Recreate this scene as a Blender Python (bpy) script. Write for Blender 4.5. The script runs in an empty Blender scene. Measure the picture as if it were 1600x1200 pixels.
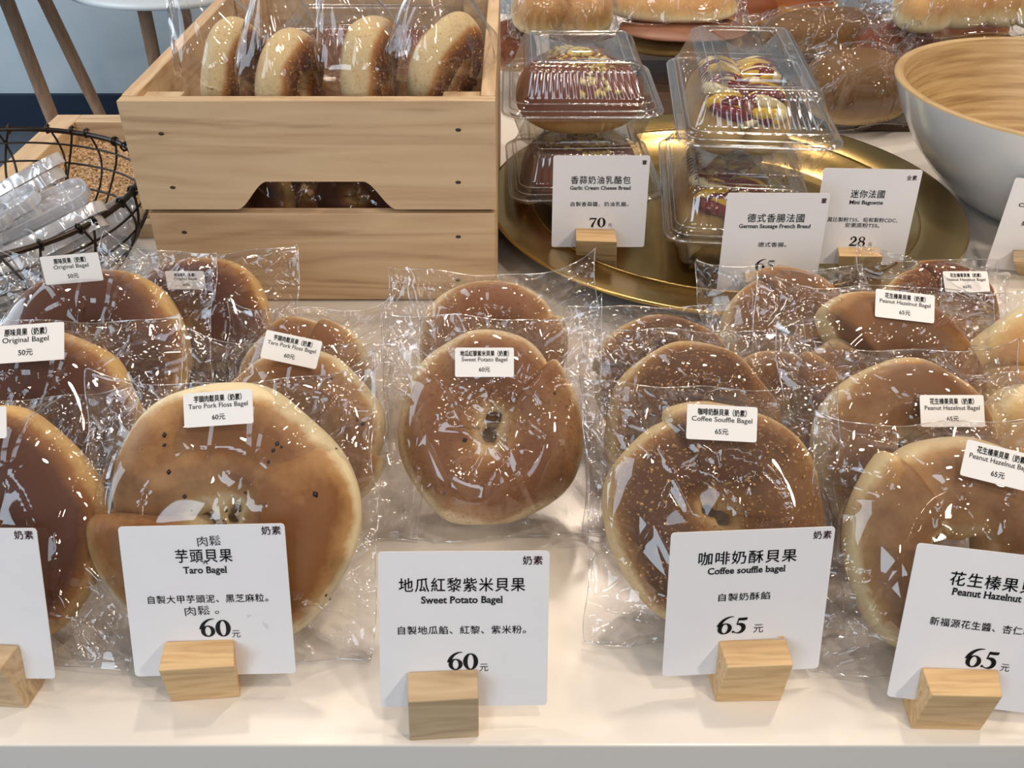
import bpy, math, random
import numpy as np
from mathutils import Vector, Matrix

C = bpy.context.scene.collection
SC = bpy.context.scene
PI = math.pi
# ------------------------------------------------------------------ camera
FPX, PITCH, CH = 1500.0, math.radians(35.5), 0.45
cam = bpy.data.objects.new('camera', bpy.data.cameras.new('camera'))
C.objects.link(cam)
cam.location = (0, 0, CH)
cam.rotation_euler = (PI / 2 - PITCH, 0, 0)
cam.data.sensor_width = 36
cam.data.lens = FPX / 1600 * 36
cam.data.clip_start = 0.02
SC.camera = cam
# ------------------------------------------------------------------ world, lamps, exposure
SC.view_settings.view_transform = 'Standard'
SC.view_settings.look = 'None'
SC.view_settings.gamma = 1
SC.view_settings.use_curve_mapping = False
SC.view_settings.exposure = -0.42
SC.cycles.transparent_max_bounces = 28
SC.cycles.max_bounces = 5
SC.cycles.glossy_bounces = 3
SC.cycles.sample_clamp_indirect = 4
SC.cycles.caustics_reflective = False
SC.cycles.caustics_refractive = False
W = bpy.data.worlds.new('world')
SC.world = W
W.use_nodes = True
W.node_tree.nodes['Background'].inputs[0].default_value = (0.80, 0.76, 0.74, 1)
W.node_tree.nodes['Background'].inputs[1].default_value = 0.13


def lamp(name, loc, aim, size, power, col, shape='DISK', sy=None):
    d = bpy.data.lights.new(name, 'AREA')
    d.shape = shape
    d.size = size
    if sy:
        d.size_y = sy
    d.energy = power
    d.color = col
    o = bpy.data.objects.new(name, d)
    C.objects.link(o)
    o.location = loc
    o.rotation_euler = (Vector(aim) - Vector(loc)).to_track_quat('-Z', 'Y').to_euler()
    return o


WARM = (1.0, 0.83, 0.66)
COOL = (0.72, 0.86, 1.0)
for x, y, z, size, power in ((0.22, 2.05, 1.62, .14, 13), (0.75, 1.15, 1.9, .13, 14), (-0.55, 1.35, 1.9, .13, 8), (1.5, 1.9, 1.8, .15, 12),
                             (0.45, 0.05, 1.9, .15, 10), (-0.5, -.7, 1.9, .15, 4), (1.1, -.6, 1.2, .15, 12), (-1.5, 0.3, 1.9, .15, 4), (1.6, 0.0, 1.9, .15, 5),  # low front right spot is an added fill that brightens the bowl
                             (0.05, -1.9, 1.9, .16, 3.5), (1.2, -2.2, 1.9, .16, 3.5), (-0.9, 2.6, 1.9, .14, 3)):  # these and the weak ones above are added for glints on the film
    lamp('ceiling_or_fill_spot', (x, y, z), (0.1, 0.6, 0), size, power, WARM)
lamp('daylight_or_fill', (-2.6, 0.9, 1.1), (-0.2, 0.7, 0), 2.0, 46, COOL, 'RECTANGLE', 1.5)
lamp('daylight_or_fill', (-0.8, -1.25, .75), (0.1, 0.6, 0), 1.0, 19, COOL, 'RECTANGLE', .9)
lamp('daylight_or_fill', (-2.6, 2.0, .6), (-1.2, 3.6, -.2), 1.2, 30, COOL, 'RECTANGLE', 1.4)  # no window known here: added fill that brightens the back wall
lamp('daylight_or_fill', (0.6, -2.6, 1.9), (0, 0.5, 0), .5, 7, COOL, 'RECTANGLE', 1.0)


# ------------------------------------------------------------------ helpers
def ray(px, py):
    x = (px - 800) / FPX
    y = (600 - py) / FPX
    return Vector((x, math.cos(PITCH) + y * math.sin(PITCH), -math.sin(PITCH) + y * math.cos(PITCH)))


def at_z(px, py, z=0.0):
    d = ray(px, py)
    return Vector((0, 0, CH)) + d * ((z - CH) / d.z)


def at_y(px, py, Y):
    d = ray(px, py)
    return Vector((0, 0, CH)) + d * (Y / d.y)


def on_plane(px, py, M):
    """point where the sight line meets the plane z=0 of matrix M, in M's own coordinates"""
    Mi = M.inverted()
    o = Mi @ Vector((0, 0, CH))
    d = (Mi.to_3x3() @ ray(px, py))
    return o + d * (-o.z / d.z)


def frame(loc, tilt=0.0, yaw=0.0, roll=0.0):
    return (Matrix.Translation(loc) @ Matrix.Rotation(yaw, 4, 'Z') @ Matrix.Rotation(tilt, 4, 'X')
            @ Matrix.Rotation(roll, 4, 'Z'))


def mesh_of(name, V, F, smooth=True):
    me = bpy.data.meshes.new(name)
    me.from_pydata([tuple(map(float, v)) for v in V], [], [tuple(map(int, f)) for f in F])
    if smooth:
        me.polygons.foreach_set('use_smooth', [True] * len(me.polygons))
    me.update()
    return me


def obj(name, me, mat=None, parent=None, M=None):
    o = bpy.data.objects.new(name, me)
    C.objects.link(o)
    if mat is not None and me is not None and not me.materials:
        me.materials.append(mat)
    if parent is not None:
        o.parent = parent
    if M is not None:
        o.matrix_basis = M
    return o


def tag(o, label=None, cat=None, group=None, kind=None):
    if label: o['label'] = label
    if cat: o['category'] = cat
    if group: o['group'] = group
    if kind: o['kind'] = kind
    return o


def thing(name, label, cat, M=None, group=None):
    o = obj(name, None, None, None, M if M is not None else Matrix())
    o.empty_display_size = 0.02
    return tag(o, label, cat, group)


def join(parts):
    V, F, n = [], [], 0
    for v, f in parts:
        V.extend([tuple(p) for p in v])
        F.extend([tuple(i + n for i in q) for q in f])
        n += len(v)
    return V, F


def box(x0, x1, y0, y1, z0, z1):
    V = [(x, y, z) for z in (z0, z1) for y in (y0, y1) for x in (x0, x1)]
    return V, [(0, 2, 3, 1), (4, 5, 7, 6), (0, 1, 5, 4), (2, 6, 7, 3), (0, 4, 6, 2), (1, 3, 7, 5)]


def bevel(o, w=0.0015, seg=2):
    m = o.modifiers.new('bevel', 'BEVEL')
    m.width = w
    m.segments = seg
    m.limit_method = 'ANGLE'
    return o


def grid_faces(nu, nv, cu=False, cv=False, off=0):
    F = []
    for i in range(nu if cu else nu - 1):
        for j in range(nv if cv else nv - 1):
            a, b = i, (i + 1) % nu
            c, d = j, (j + 1) % nv
            F.append((off + a * nv + c, off + b * nv + c, off + b * nv + d, off + a * nv + d))
    return F


def tube(pts, rad, n=8, closed=False, caps=True):
    pts = [Vector(p) for p in pts]
    N = len(pts)
    if not hasattr(rad, '__len__'):
        rad = [rad] * N
    V = []
    up = None
    for i, p in enumerate(pts):
        a = pts[(i - 1) % N] if (closed or i > 0) else pts[0]
        b = pts[(i + 1) % N] if (closed or i < N - 1) else pts[-1]
        t = (b - a).normalized()
        if up is None:
            up = t.orthogonal().normalized()
        up = (up - t * up.dot(t)).normalized()
        s = t.cross(up)
        for k in range(n):
            an = 2 * PI * k / n
            V.append(p + (up * math.cos(an) + s * math.sin(an)) * rad[i])
    F = grid_faces(N, n, closed, True)
    if caps and not closed:
        F.append(tuple(range(n))[::-1])
        F.append(tuple((N - 1) * n + k for k in range(n)))
    return V, F


def lathe(prof, n=96):
    V = [(r * math.cos(2 * PI * i / n), r * math.sin(2 * PI * i / n), z) for i in range(n) for r, z in prof]
    return V, grid_faces(n, len(prof), True, False)


# ------------------------------------------------------------------ materials
def lin(c):
    return tuple((x / 255 / 12.92 if x / 255 <= .04045 else ((x / 255 + .055) / 1.055) ** 2.4) for x in c) + (1,)


class NT:
    def __init__(s, name):
        s.m = bpy.data.materials.new(name)
        s.m.use_nodes = True
        s.t = s.m.node_tree
        s.b = s.t.nodes['Principled BSDF']
        s.out = s.t.nodes['Material Output']

    def n(s, typ, **kw):
        nd = s.t.nodes.new(typ)
        for k, v in kw.items():
            if k.startswith('i_'):
                key = k[2:].replace('_', ' ')
                nd.inputs[key].default_value = v
            else:
                setattr(nd, k, v)
        return nd

    def l(s, a, b):
        s.t.links.new(a, b)

    def coords(s, scale=(1, 1, 1), src='Object', rot=(0, 0, 0)):
        tc = s.n('ShaderNodeTexCoord')
        mp = s.n('ShaderNodeMapping')
        mp.inputs['Scale'].default_value = scale
        mp.inputs['Rotation'].default_value = rot
        s.l(tc.outputs[src], mp.inputs[0])
        return mp.outputs[0]

    def noise(s, vec, scale, detail=4, rough=.55, dist=0):
        nd = s.n('ShaderNodeTexNoise')
        nd.inputs['Scale'].default_value = scale
        nd.inputs['Detail'].default_value = detail
        nd.inputs['Roughness'].default_value = rough
        nd.inputs['Distortion'].default_value = dist
        s.l(vec, nd.inputs['Vector'])
        return nd.outputs[0]

    def ramp(s, fac, stops):
        r = s.n('ShaderNodeValToRGB')
        e = r.color_ramp.elements
        while len(e) < len(stops):
            e.new(0.5)
        for k, (p, c) in enumerate(stops):
            e[k].position = p
            e[k].color = c if len(c) == 4 else tuple(c) + (1,)
        s.l(fac, r.inputs[0])
        return r.outputs[0]

    def mixc(s, fac, a, b, mode='MIX'):
        m = s.n('ShaderNodeMix')
        m.data_type = 'RGBA'
        m.blend_type = mode
        for v, i in ((fac, 0), (a, 6), (b, 7)):
            if hasattr(v, 'links'):
                s.l(v, m.inputs[i])
            else:
                m.inputs[i].default_value = v
        return m.outputs[2]

    def math(s, op, a, b=0.0, clamp=False):
        m = s.n('ShaderNodeMath', operation=op, use_clamp=clamp)
        for v, i in ((a, 0), (b, 1)):
            if hasattr(v, 'links'):
                s.l(v, m.inputs[i])
            else:
                m.inputs[i].default_value = v
        return m.outputs[0]

    def bump(s, h, strength=.3, dist=.001):
        b = s.n('ShaderNodeBump')
        b.inputs['Strength'].default_value = strength
        b.inputs['Distance'].default_value = dist
        s.l(h, b.inputs['Height'])
        s.l(b.outputs[0], s.b.inputs['Normal'])
        return b.outputs[0]

    def base(s, v, rough=.5, metal=0.0, spec=.5):
        if hasattr(v, 'links'):
            s.l(v, s.b.inputs['Base Color'])
        else:
            s.b.inputs['Base Color'].default_value = v
        s.b.inputs['Roughness'].default_value = rough
        s.b.inputs['Metallic'].default_value = metal
        s.b.inputs['Specular IOR Level'].default_value = spec
        return s


def wood(name, axis='X', light=(205, 172, 130), dark=(150, 112, 74), seed=0.0, scale=1.0, rough=.5):
    t = NT(name)
    sc = {'X': (1.2, 14, 14), 'Y': (14, 1.2, 14), 'Z': (14, 14, 1.2)}[axis]
    tc = t.n('ShaderNodeTexCoord')
    mp = t.n('ShaderNodeMapping')
    mp.inputs['Scale'].default_value = tuple(v * scale for v in sc)
    mp.inputs['Location'].default_value = (seed, seed * 1.7, seed * .6)
    t.l(tc.outputs['Object'], mp.inputs[0])
    v = mp.outputs[0]
    a = t.noise(v, 1.6, 3, .5, .6)
    rings = t.math('PINGPONG', t.math('MULTIPLY', a, 7.0), 0.5)
    fine = t.noise(v, 9, 5, .7)
    streak = t.ramp(t.noise(v, 6, 2, .6), [(0.60, (0, 0, 0, 1)), (0.70, (1, 1, 1, 1))])
    f = t.math('ADD', t.math('MULTIPLY', rings, .9), t.math('MULTIPLY', fine, .45))
    c = t.ramp(f, [(0.1, lin(light)), (0.55, lin(tuple((x * 2 + y) / 3 for x, y in zip(light, dark)))), (0.95, lin(dark))])
    c = t.mixc(t.math('MULTIPLY', streak, .35), c, lin(tuple(x * .8 for x in dark)))
    t.base(c, rough, 0, .35)
    t.bump(f, .15, .0005)
    return t.m


def film(name, base=.07, tint=(.97, .965, .975), rough=.035, bumpy=.35, milky=.02, gcol=(1, 1, 1, 1), bscale=1.0):
    t = NT(name)
    t.t.nodes.remove(t.b)
    tr = t.n('ShaderNodeBsdfTransparent')
    tr.inputs[0].default_value = tint + (1,)
    gl = t.n('ShaderNodeBsdfGlossy')
    gl.inputs['Roughness'].default_value = rough
    gl.inputs['Color'].default_value = gcol
    df = t.n('ShaderNodeBsdfDiffuse')
    df.inputs[0].default_value = (.9, .9, .95, 1)
    lw = t.n('ShaderNodeLayerWeight')
    lw.inputs[0].default_value = .5
    if bumpy:
        v = t.coords()
        h = None
        for sc_, wd, am, rot in ((17, .050, 1.0, .6), (34, .075, .5, -.5)):
            mp = t.n('ShaderNodeMapping')
            mp.inputs['Rotation'].default_value = (0, 0, rot)
            mp.inputs['Scale'].default_value = (1, .42, .8)
            t.l(v, mp.inputs[0])
            vo = t.n('ShaderNodeTexVoronoi')
            vo.voronoi_dimensions = '2D'
            vo.feature = 'DISTANCE_TO_EDGE'
            vo.inputs['Scale'].default_value = sc_ * bscale
            t.l(mp.outputs[0], vo.inputs['Vector'])
            mr = t.n('ShaderNodeMapRange')
            mr.inputs['From Max'].default_value = wd
            mr.inputs['To Min'].default_value = am
            mr.inputs['To Max'].default_value = 0
            t.l(vo.outputs['Distance'], mr.inputs[0])
            h = mr.outputs[0] if h is None else t.math('ADD', h, mr.outputs[0])
        h = t.math('MULTIPLY', h, t.ramp(t.noise(v, 30 * bscale, 1, .5), [(.42, (0, 0, 0, 1)), (.62, (1, 1, 1, 1))]))
        h = t.math('ADD', h, t.math('MULTIPLY', t.noise(v, 22 * bscale, 0, .4), 1.6))
        bp = t.n('ShaderNodeBump')
        bp.inputs['Strength'].default_value = bumpy
        bp.inputs['Distance'].default_value = .0035
        t.l(h, bp.inputs['Height'])
        t.l(bp.outputs[0], gl.inputs['Normal'])
    fr = t.math('ADD', t.math('MULTIPLY', t.math('POWER', lw.outputs['Facing'], 4.0), .75), base, True)
    m1 = t.n('ShaderNodeMixShader')
    m1.inputs[0].default_value = milky
    t.l(tr.outputs[0], m1.inputs[1])
    t.l(df.outputs[0], m1.inputs[2])
    m2 = t.n('ShaderNodeMixShader')
    t.l(fr, m2.inputs[0])
    t.l(m1.outputs[0], m2.inputs[1])
    t.l(gl.outputs[0], m2.inputs[2])
    t.l(m2.outputs[0], t.out.inputs['Surface'])
    return t.m


def crust(name, pale, gold, brown, speck=None, speck_amt=0.0, rough=.5, bumps=.5, blotch=.25, shift=0.0):
    """bread crust: the baked attribute runs from pale rim to brown face"""
    t = NT(name)
    v = t.coords()
    at = t.n('ShaderNodeAttribute', attribute_name='bake')
    n1 = t.noise(v, 28, 4, .55)
    n2 = t.noise(v, 260, 3, .6)
    f = t.math('ADD', at.outputs['Fac'], t.math('MULTIPLY', t.math('SUBTRACT', n1, .5), blotch * 2))
    f = t.math('ADD', f, t.math('MULTIPLY', t.math('SUBTRACT', n2, .5), .22))
    f = t.math('ADD', f, shift)
    c = t.ramp(f, [(0.05, lin(pale)), (0.42, lin(gold)), (0.95, lin(brown))])
    if speck:
        s = t.ramp(t.noise(v, 420, 2, .6), [(0.60 - speck_amt * .1, (0, 0, 0, 1)), (0.68, (1, 1, 1, 1))])
        c = t.mixc(t.math('MULTIPLY', s, .6), c, lin(speck))
    t.base(c, rough, 0, .28)
    n3 = t.noise(v, 90, 3, .6)
    t.bump(t.math('ADD', t.math('ADD', t.math('MULTIPLY', n1, .5), t.math('MULTIPLY', n3, .18)), t.math('MULTIPLY', n2, .10)), bumps, .004)
    return t.m


def plain(name, col, rough=.5, metal=0, spec=.5, nscale=0, namt=.1, bump=0, coat=0):
    t = NT(name)
    c = lin(col)
    if nscale:
        n = t.noise(t.coords(), nscale, 4, .6)
        c2 = tuple(x * (1 - namt) for x in c[:3]) + (1,)
        c3 = tuple(min(1, x * (1 + namt)) for x in c[:3]) + (1,)
        v = t.ramp(n, [(.3, c2), (.7, c3)])
        t.base(v, rough, metal, spec)
        if bump:
            t.bump(n, bump, .001)
    else:
        t.base(c, rough, metal, spec)
    t.b.inputs['Coat Weight'].default_value = coat
    t.b.inputs['Coat Roughness'].default_value = .1
    return t.m


M = {}
M['film'] = film('cellophane_film', .07, (.975, .97, .975), .025, .85, .010)
M['film_soft'] = film('cellophane_film_soft', .06, bumpy=.2)
M['clear'] = film('rigid_clear_plastic', .105, (.955, .955, .95), .07, .0, .03, bscale=2)
M['bead'] = film('thick_clear_plastic', .34, (.93, .93, .92), .12, .0, .10)
M['acrylic'] = film('clear_acrylic', .30, (.95, .97, 1), .14, .6, .42, bscale=2.5)
M['white_lam'] = plain('white_laminate', (232, 226, 218), .22, 0, .5, 3, .02)
M['white_lam_edge'] = plain('white_laminate_edge', (222, 226, 234), .35)
M['pine'] = wood('pine_wood', 'X', (208, 184, 150), (170, 138, 106), 3.1)
M['pine_b'] = wood('pine_wood_lower', 'X', (204, 178, 144), (158, 124, 94), 9.4)
M['pine_y'] = wood('pine_wood_depth', 'Y', (216, 190, 154), (172, 136, 100), 5)
M['block'] = wood('beech_block_wood', 'X', (222, 190, 142), (178, 136, 92), 2.2, 2.4)
M['block2'] = wood('grey_block_wood', 'X', (204, 180, 146), (150, 124, 92), 6.7, 2.4)
M['dowel'] = wood('dowel_wood', 'Z', (205, 168, 138), (165, 122, 92), 1.3, .5)
M['shade_wood'] = wood('shade_board_wood', 'X', (84, 62, 46), (46, 32, 24), 4.4)  # dark colour standing in for shade behind the brass tray
M['paper'] = plain('card_paper', (226, 226, 230), .6, 0, .3, 60, .012)
M['sticker'] = plain('sticker_paper', (240, 238, 236), .45, 0, .4)
M['ink'] = plain('black_ink', (14, 13, 16), .5, 0, .3)
M['ink_red'] = plain('maroon_ink', (70, 24, 36), .5, 0, .3)
M['wire'] = plain('dark_bronze_wire', (62, 54, 48), .32, .85, .5)
M['nail'] = plain('nail_hole', (48, 36, 28), .6)
M['brass'] = None
t = NT('brushed_brass')
nb = t.noise(t.coords((1, 1, 1)), 7, 3, .6)
t.base(t.ramp(nb, [(.3, lin((166, 138, 82))), (.7, lin((196, 168, 112)))]), .24, 1.0)
t.bump(t.noise(t.coords((3, 60, 3)), 60, 2), .03, .0005)
M['brass'] = t.m
M['bowl_white'] = plain('white_lacquer', (242, 241, 238), .18, 0, .5, coat=.4)
t = NT('bamboo_coil')
v = t.coords((1, 1, 60))
g = t.noise(t.coords((4, 4, 90)), 2.2, 4, .6)
t.base(t.ramp(g, [(.3, lin((150, 120, 80))), (.5, lin((186, 156, 110))), (.72, lin((206, 180, 134)))]), .42)
t.bump(g, .25, .001)
M['bamboo'] = t.m
M['wall'] = plain('pale_blue_wall', (205, 216, 222), .8, 0, .2, 2, .02)
M['skirt'] = plain('navy_skirting', (40, 52, 70), .6, 0, .3)
M['floor'] = plain('grey_floor', (104, 110, 118), .55, 0, .3, 6, .06)
M['table_white'] = plain('white_table_top', (222, 226, 226), .35)
M['b_orig'] = crust('crust_original', (208, 174, 116), (146, 98, 52), (84, 46, 26), shift=.10, blotch=.40)
M['b_taro'] = crust('crust_taro', (228, 214, 176), (174, 134, 88), (122, 80, 44), shift=-.04, blotch=.65)
M['b_sweet'] = crust('crust_sweet_potato', (222, 200, 160), (168, 126, 82), (126, 82, 50), (98, 60, 42), .3, shift=.0, blotch=.65)
M['b_coffee'] = crust('crust_coffee', (210, 184, 136), (148, 106, 64), (92, 60, 36), (186, 148, 102), .1, .6, .6, .55, shift=.06)
M['b_peanut'] = crust('crust_peanut', (216, 192, 146), (168, 128, 82), (118, 80, 48), shift=.0, blotch=.65)
M['b_pale'] = crust('crust_pale', (236, 218, 174), (218, 188, 132), (182, 130, 76), shift=-.2)
M['b_cheese'] = crust('crust_cheese', (216, 194, 148), (172, 118, 64), (100, 58, 32), (192, 142, 88), .5, .6, .6, .40)
M['b_garlic'] = crust('crust_garlic', (214, 168, 100), (164, 96, 48), (122, 64, 32), shift=.0)
M['b_loaf'] = crust('crust_loaf', (204, 172, 112), (160, 122, 68), (112, 80, 40))
M['seed'] = plain('black_sesame', (28, 24, 26), .4)
M['crumb'] = plain('golden_crumb', (196, 148, 96), .6, 0, .3, 200, .3)
M['crumb_pale'] = plain('cheese_crumb', (214, 190, 112), .6, 0, .3, 200, .2)
M['ketchup'] = plain('ketchup', (112, 24, 22), .15, 0, .6)
M['mustard'] = plain('mustard', (206, 166, 38), .3, 0, .5)
M['mayo'] = plain('melted_cheese', (230, 214, 168), .35)
M['ham'] = plain('pink_ham', (134, 88, 66), .45)
M['sausage'] = plain('sausage_skin', (110, 44, 28), .3)
M['cork'] = plain('cork_grain', (206, 176, 140), .7, 0, .3, 300, .35)
M['grey_card'] = plain('grey_card', (120, 112, 104), .7)

# ------------------------------------------------------------------ setting
DN = {}


def struct(name, vf, mat, smooth=False, parent=None):
    o = obj(name, mesh_of(name, *vf, smooth), mat, parent)
    if parent is None:
        o['kind'] = 'structure'
    return o


struct('floor', box(-5, 5, -3.5, 3.6, -.95, -.9), M['floor'])
struct('wall_back', box(-5, 5, 3.6, 3.7, -.9, 2.6), M['wall'])
struct('baseboard_back', box(-5, 5, 3.575, 3.6, -.9, -.765), M['skirt'])

ctr = thing('display_counter', 'white laminate display counter that everything stands on', 'counter')
L = [(-.568, .302), (1.5, .302), (1.5, 1.75), (-.22, 1.75), (-.22, 1.175), (-.568, 1.175)]
n = len(L)
V = [(x, y, 0) for x, y in L] + [(x, y, -.045) for x, y in L]
F = [tuple(range(n)), tuple(range(2 * n - 1, n - 1, -1))] + [(i, i + n, (i + 1) % n + n, (i + 1) % n) for i in range(n)]
o = bevel(obj('counter_top', mesh_of('counter_top', V, F, False), M['white_lam'], ctr), .0012)
o = obj('counter_front', mesh_of('counter_front', *box(-.56, 1.48, .3045, .3225, -.9, -.046), False), M['white_lam_edge'], ctr)
obj('counter_side', mesh_of('counter_side', *box(-.56, -.54, .33, 1.15, -.9, -.046), False), M['white_lam_edge'], ctr)
obj('counter_side', mesh_of('counter_side', *box(1.46, 1.48, .33, 1.72, -.9, -.046), False), M['white_lam_edge'], ctr)

# round tables far behind
def round_table(cx, cy, ztop, r, legs, label):
    t = thing('round_table', label, 'table', Matrix.Translation((cx, cy, -.9)))
    prof = [(0, ztop + .9), (r - .01, ztop + .9), (r, ztop + .894), (r, ztop + .882), (r - .02, ztop + .876), (0, ztop + .876)]
    obj('table_top', mesh_of('table_top', *lathe(prof, 64)), M['table_white'], t)
    for a, b in legs:
        a = Vector(a) - Vector((cx, cy, -.9))
        b = Vector(b) - Vector((cx, cy, -.9))
        obj('leg', mesh_of('leg', *tube([a, a.lerp(b, .5), b], [.019, .019, .014], 16)), M['dowel'], t)


def floorhit(a, b, zt):
    """continue the line a-b up to zt and down to the floor"""
    d = (b - a)
    return a + d * ((zt - a.z) / d.z), a + d * ((-.9 - a.z) / d.z)


a1 = floorhit(at_y(222, 0, 2.75), at_y(245, 110, 2.78), -.226)
cx, cy = -.97, 2.93
l1 = (a1[0], a1[1])
l2 = ((cx * 2 - a1[0].x, a1[0].y, -.226), (cx * 2 - a1[1].x, a1[1].y, -.9))
l3 = ((a1[0].x, 2 * cy - a1[0].y, -.226), (a1[1].x, 2 * cy - a1[1].y + .1, -.9))
round_table(cx, cy, -.20, .30, [l1, l3, ((-.85, 3.0, -.226), (-.78, 3.1, -.9))], 'white round table on wooden dowel legs, behind the crate at the top edge')
a2 = floorhit(at_y(10, 0, 2.6), at_y(80, 180, 2.72), -.15)
a3 = floorhit(at_y(70, 0, 2.9), at_y(157, 180, 3.02), -.15)
round_table(-1.62, 2.75, -.126, .36, [a2, a3, ((-1.9, 2.7, -.15), (-2.0, 2.65, -.9))],
            'round table whose two slanting dowel legs show at the top left corner')

# ------------------------------------------------------------------ lettering
_cache = {}


def glyphs(s, bold=0.0, serif=False, spacing=1.0):
    k = (s, bold, serif, spacing)
    if k in _cache:
        return _cache[k]
    c = bpy.data.curves.new('t', 'FONT')
    c.body = s
    c.resolution_u = 3
    c.offset = bold
    c.space_character = spacing
    o = bpy.data.objects.new('t', c)
    C.objects.link(o)
    dg = bpy.context.evaluated_depsgraph_get()
    me = bpy.data.meshes.new_from_object(o.evaluated_get(dg))
    V = np.array([v.co[:2] for v in me.vertices]).reshape(-1, 2)
    F = [tuple(p.vertices) for p in me.polygons]
    if serif and len(V):
        cnt = {}
        for p in me.polygons:
            for e in p.edge_keys:
                cnt[e] = cnt.get(e, 0) + 1
        V = V.tolist()
        ys = [v[1] for v in V]
        lo = 0.0
        add = []
        for (a, b), q in cnt.items():
            if q != 1: continue
            xa, ya = V[a]; xb, yb = V[b]
            w = abs(xa - xb)
            if abs(ya - yb) < .004 and .05 < w < .2:
                if abs(ya - lo) < .03 + bold * 2:
                    add.append((min(xa, xb) - .055, max(xa, xb) + .055, ya, ya + .055))
                elif ya > .45:
                    add.append((min(xa, xb) - .055, max(xa, xb) + .02, ya - .055, ya))
        for x0, x1, y0, y1 in add:
            n = len(V)
            V += [[x0, y0], [x1, y0], [x1, y1], [x0, y1]]
            F.append((n, n + 1, n + 2, n + 3))
        V = np.array(V)
    bpy.data.objects.remove(o)
    bpy.data.meshes.remove(me)
    bpy.data.curves.remove(c)
    _cache[k] = (V, F)
    return V, F


def text(s, cx, cy, h, width=None, bold=0.0, serif=False, spacing=1.0, rot=0.0, z=.0003):
    """text centred on cx, cy; h is the em height, width the wanted total width"""
    cjk = not s.isascii()
    V, F = glyphs(s, 0.0 if cjk else bold, serif, spacing)
    if not len(V):
        return [], []
    if cjk and bold:      # outlines of dense characters break when offset: thicken by shifted copies instead
        n = len(V)
        sh = [(bold * 1.3, 0), (-bold * 1.3, 0), (0, bold * 1.3), (0, -bold * 1.3)]
        V = np.concatenate([V + np.array(q) for q in sh])
        F = [tuple(i + n * k for i in f) for k in range(4) for f in F]
    lo, hi = V.min(0), V.max(0)
    sx = (width / (hi[0] - lo[0])) if width else h
    X = (V[:, 0] - (lo[0] + hi[0]) / 2) * sx
    Y = (V[:, 1] - (.36 if s.isascii() else .38)) * h
    c, si = math.cos(rot), math.sin(rot)
    return [(cx + x * c - y * si, cy + x * si + y * c, z) for x, y in zip(X, Y)], F


def ribbon(pts, wid, n=0):
    P = [np.array(p, float) for p in pts]
    V = []
    for i, p in enumerate(P):
        a, b = P[max(i - 1, 0)], P[min(i + 1, len(P) - 1)]
        d = b - a
        d = d / (np.linalg.norm(d) + 1e-9)
        nrm = np.array([-d[1], d[0]])
        V.append(p + nrm * wid[i])
        V.append(p - nrm * wid[i])
    F = [(2 * i, 2 * i + 1, 2 * i + 3, 2 * i + 2) for i in range(len(P) - 1)]
    return V, F


def ring(cx, cy, rx, ry, ix, iy, a0=0, a1=360, sh=0.0, n=36):
    V = []
    for i in range(n + 1):
        a = math.radians(a0 + (a1 - a0) * i / n)
        V.append((cx + rx * math.cos(a), cy + ry * math.sin(a)))
        V.append((cx + sh + ix * math.cos(a), cy + iy * math.sin(a)))
    return V, [(2 * i, 2 * i + 1, 2 * i + 3, 2 * i + 2) for i in range(n)]


def digit(d):
    """old-style bold serif figures, 0.62 wide, 0.72 high"""
    if d == '0':
        return [ring(.31, .36, .31, .37, .125, .320)]
    if d == '6':
        pts, w = [], []
        for i in range(15):
            u = i / 14
            a = math.radians(175 - 88 * u)
            pts.append((.55 + .50 * math.cos(a) + .02 * u, .28 + .50 * math.sin(a)))
            w.append(.085 * (1 - u) + .012)
        return [ring(.31, .24, .29, .25, .12, .20), ribbon(pts, w)]
    if d == '5':
        pts, w = [], []
        for i in range(19):
            u = i / 18
            a = math.radians(115 - 260 * u)
            pts.append((.24 + .22 * math.cos(a), .23 + .20 * math.sin(a)))
            w.append(.02 + .068 * max(0, math.sin(PI * min(1, u * 1.25))))
        return [ribbon(pts, w), ribbon([(.16, .40), (.20, .70)], [.025, .03]),
                ribbon([(.18, .655), (.36, .65), (.50, .66), (.53, .71)], [.055, .062, .06, .03]), ring(.055, .085, .05, .05, 0, 0)]
    if d == '7':
        return [ribbon([(.05, .52), (.08, .64)], [.02, .03]), ribbon([(.05, .655), (.56, .655)], [.055, .055]),
                ribbon([(.55, .66), (.40, .42), (.28, .18), (.24, 0)], [.025, .05, .08, .085])]
    if d == '8':
        return [ring(.30, .53, .23, .19, .115, .145), ring(.30, .19, .28, .20, .13, .155), ribbon([(.14, .44), (.46, .27)], [.05, .05])]
    if d == '2':
        pts, w = [], []
        for i in range(15):
            u = i / 14
            a = math.radians(165 - 205 * u)
            pts.append((.28 + .19 * math.cos(a), .50 + .185 * math.sin(a)))
            w.append(.02 + .07 * u)
        return [ribbon(pts, w), ribbon([(.42, .40), (.25, .22), (.06, .05)], [.075, .045, .02]),
                ribbon([(.04, .065), (.30, .07), (.54, .06), (.58, .2)], [.06, .065, .06, .015]), ring(.13, .53, .065, .065, 0, 0)]
    return []


def price(s, cx, cy, h, shear=0.0, z=.0003):
    parts = []
    W_ = .62
    for i, ch in enumerate(s):
        for v, f in digit(ch):
            parts.append(([(cx + ((p[0] + i * W_) - W_ * len(s) / 2) * h / .72 + shear * p[1] * h, cy + (p[1] - .36) * h / .72, z) for p in v], f))
    return parts


# ------------------------------------------------------------------ cards and their blocks
CW, CHH = .0885, .0872


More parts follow.
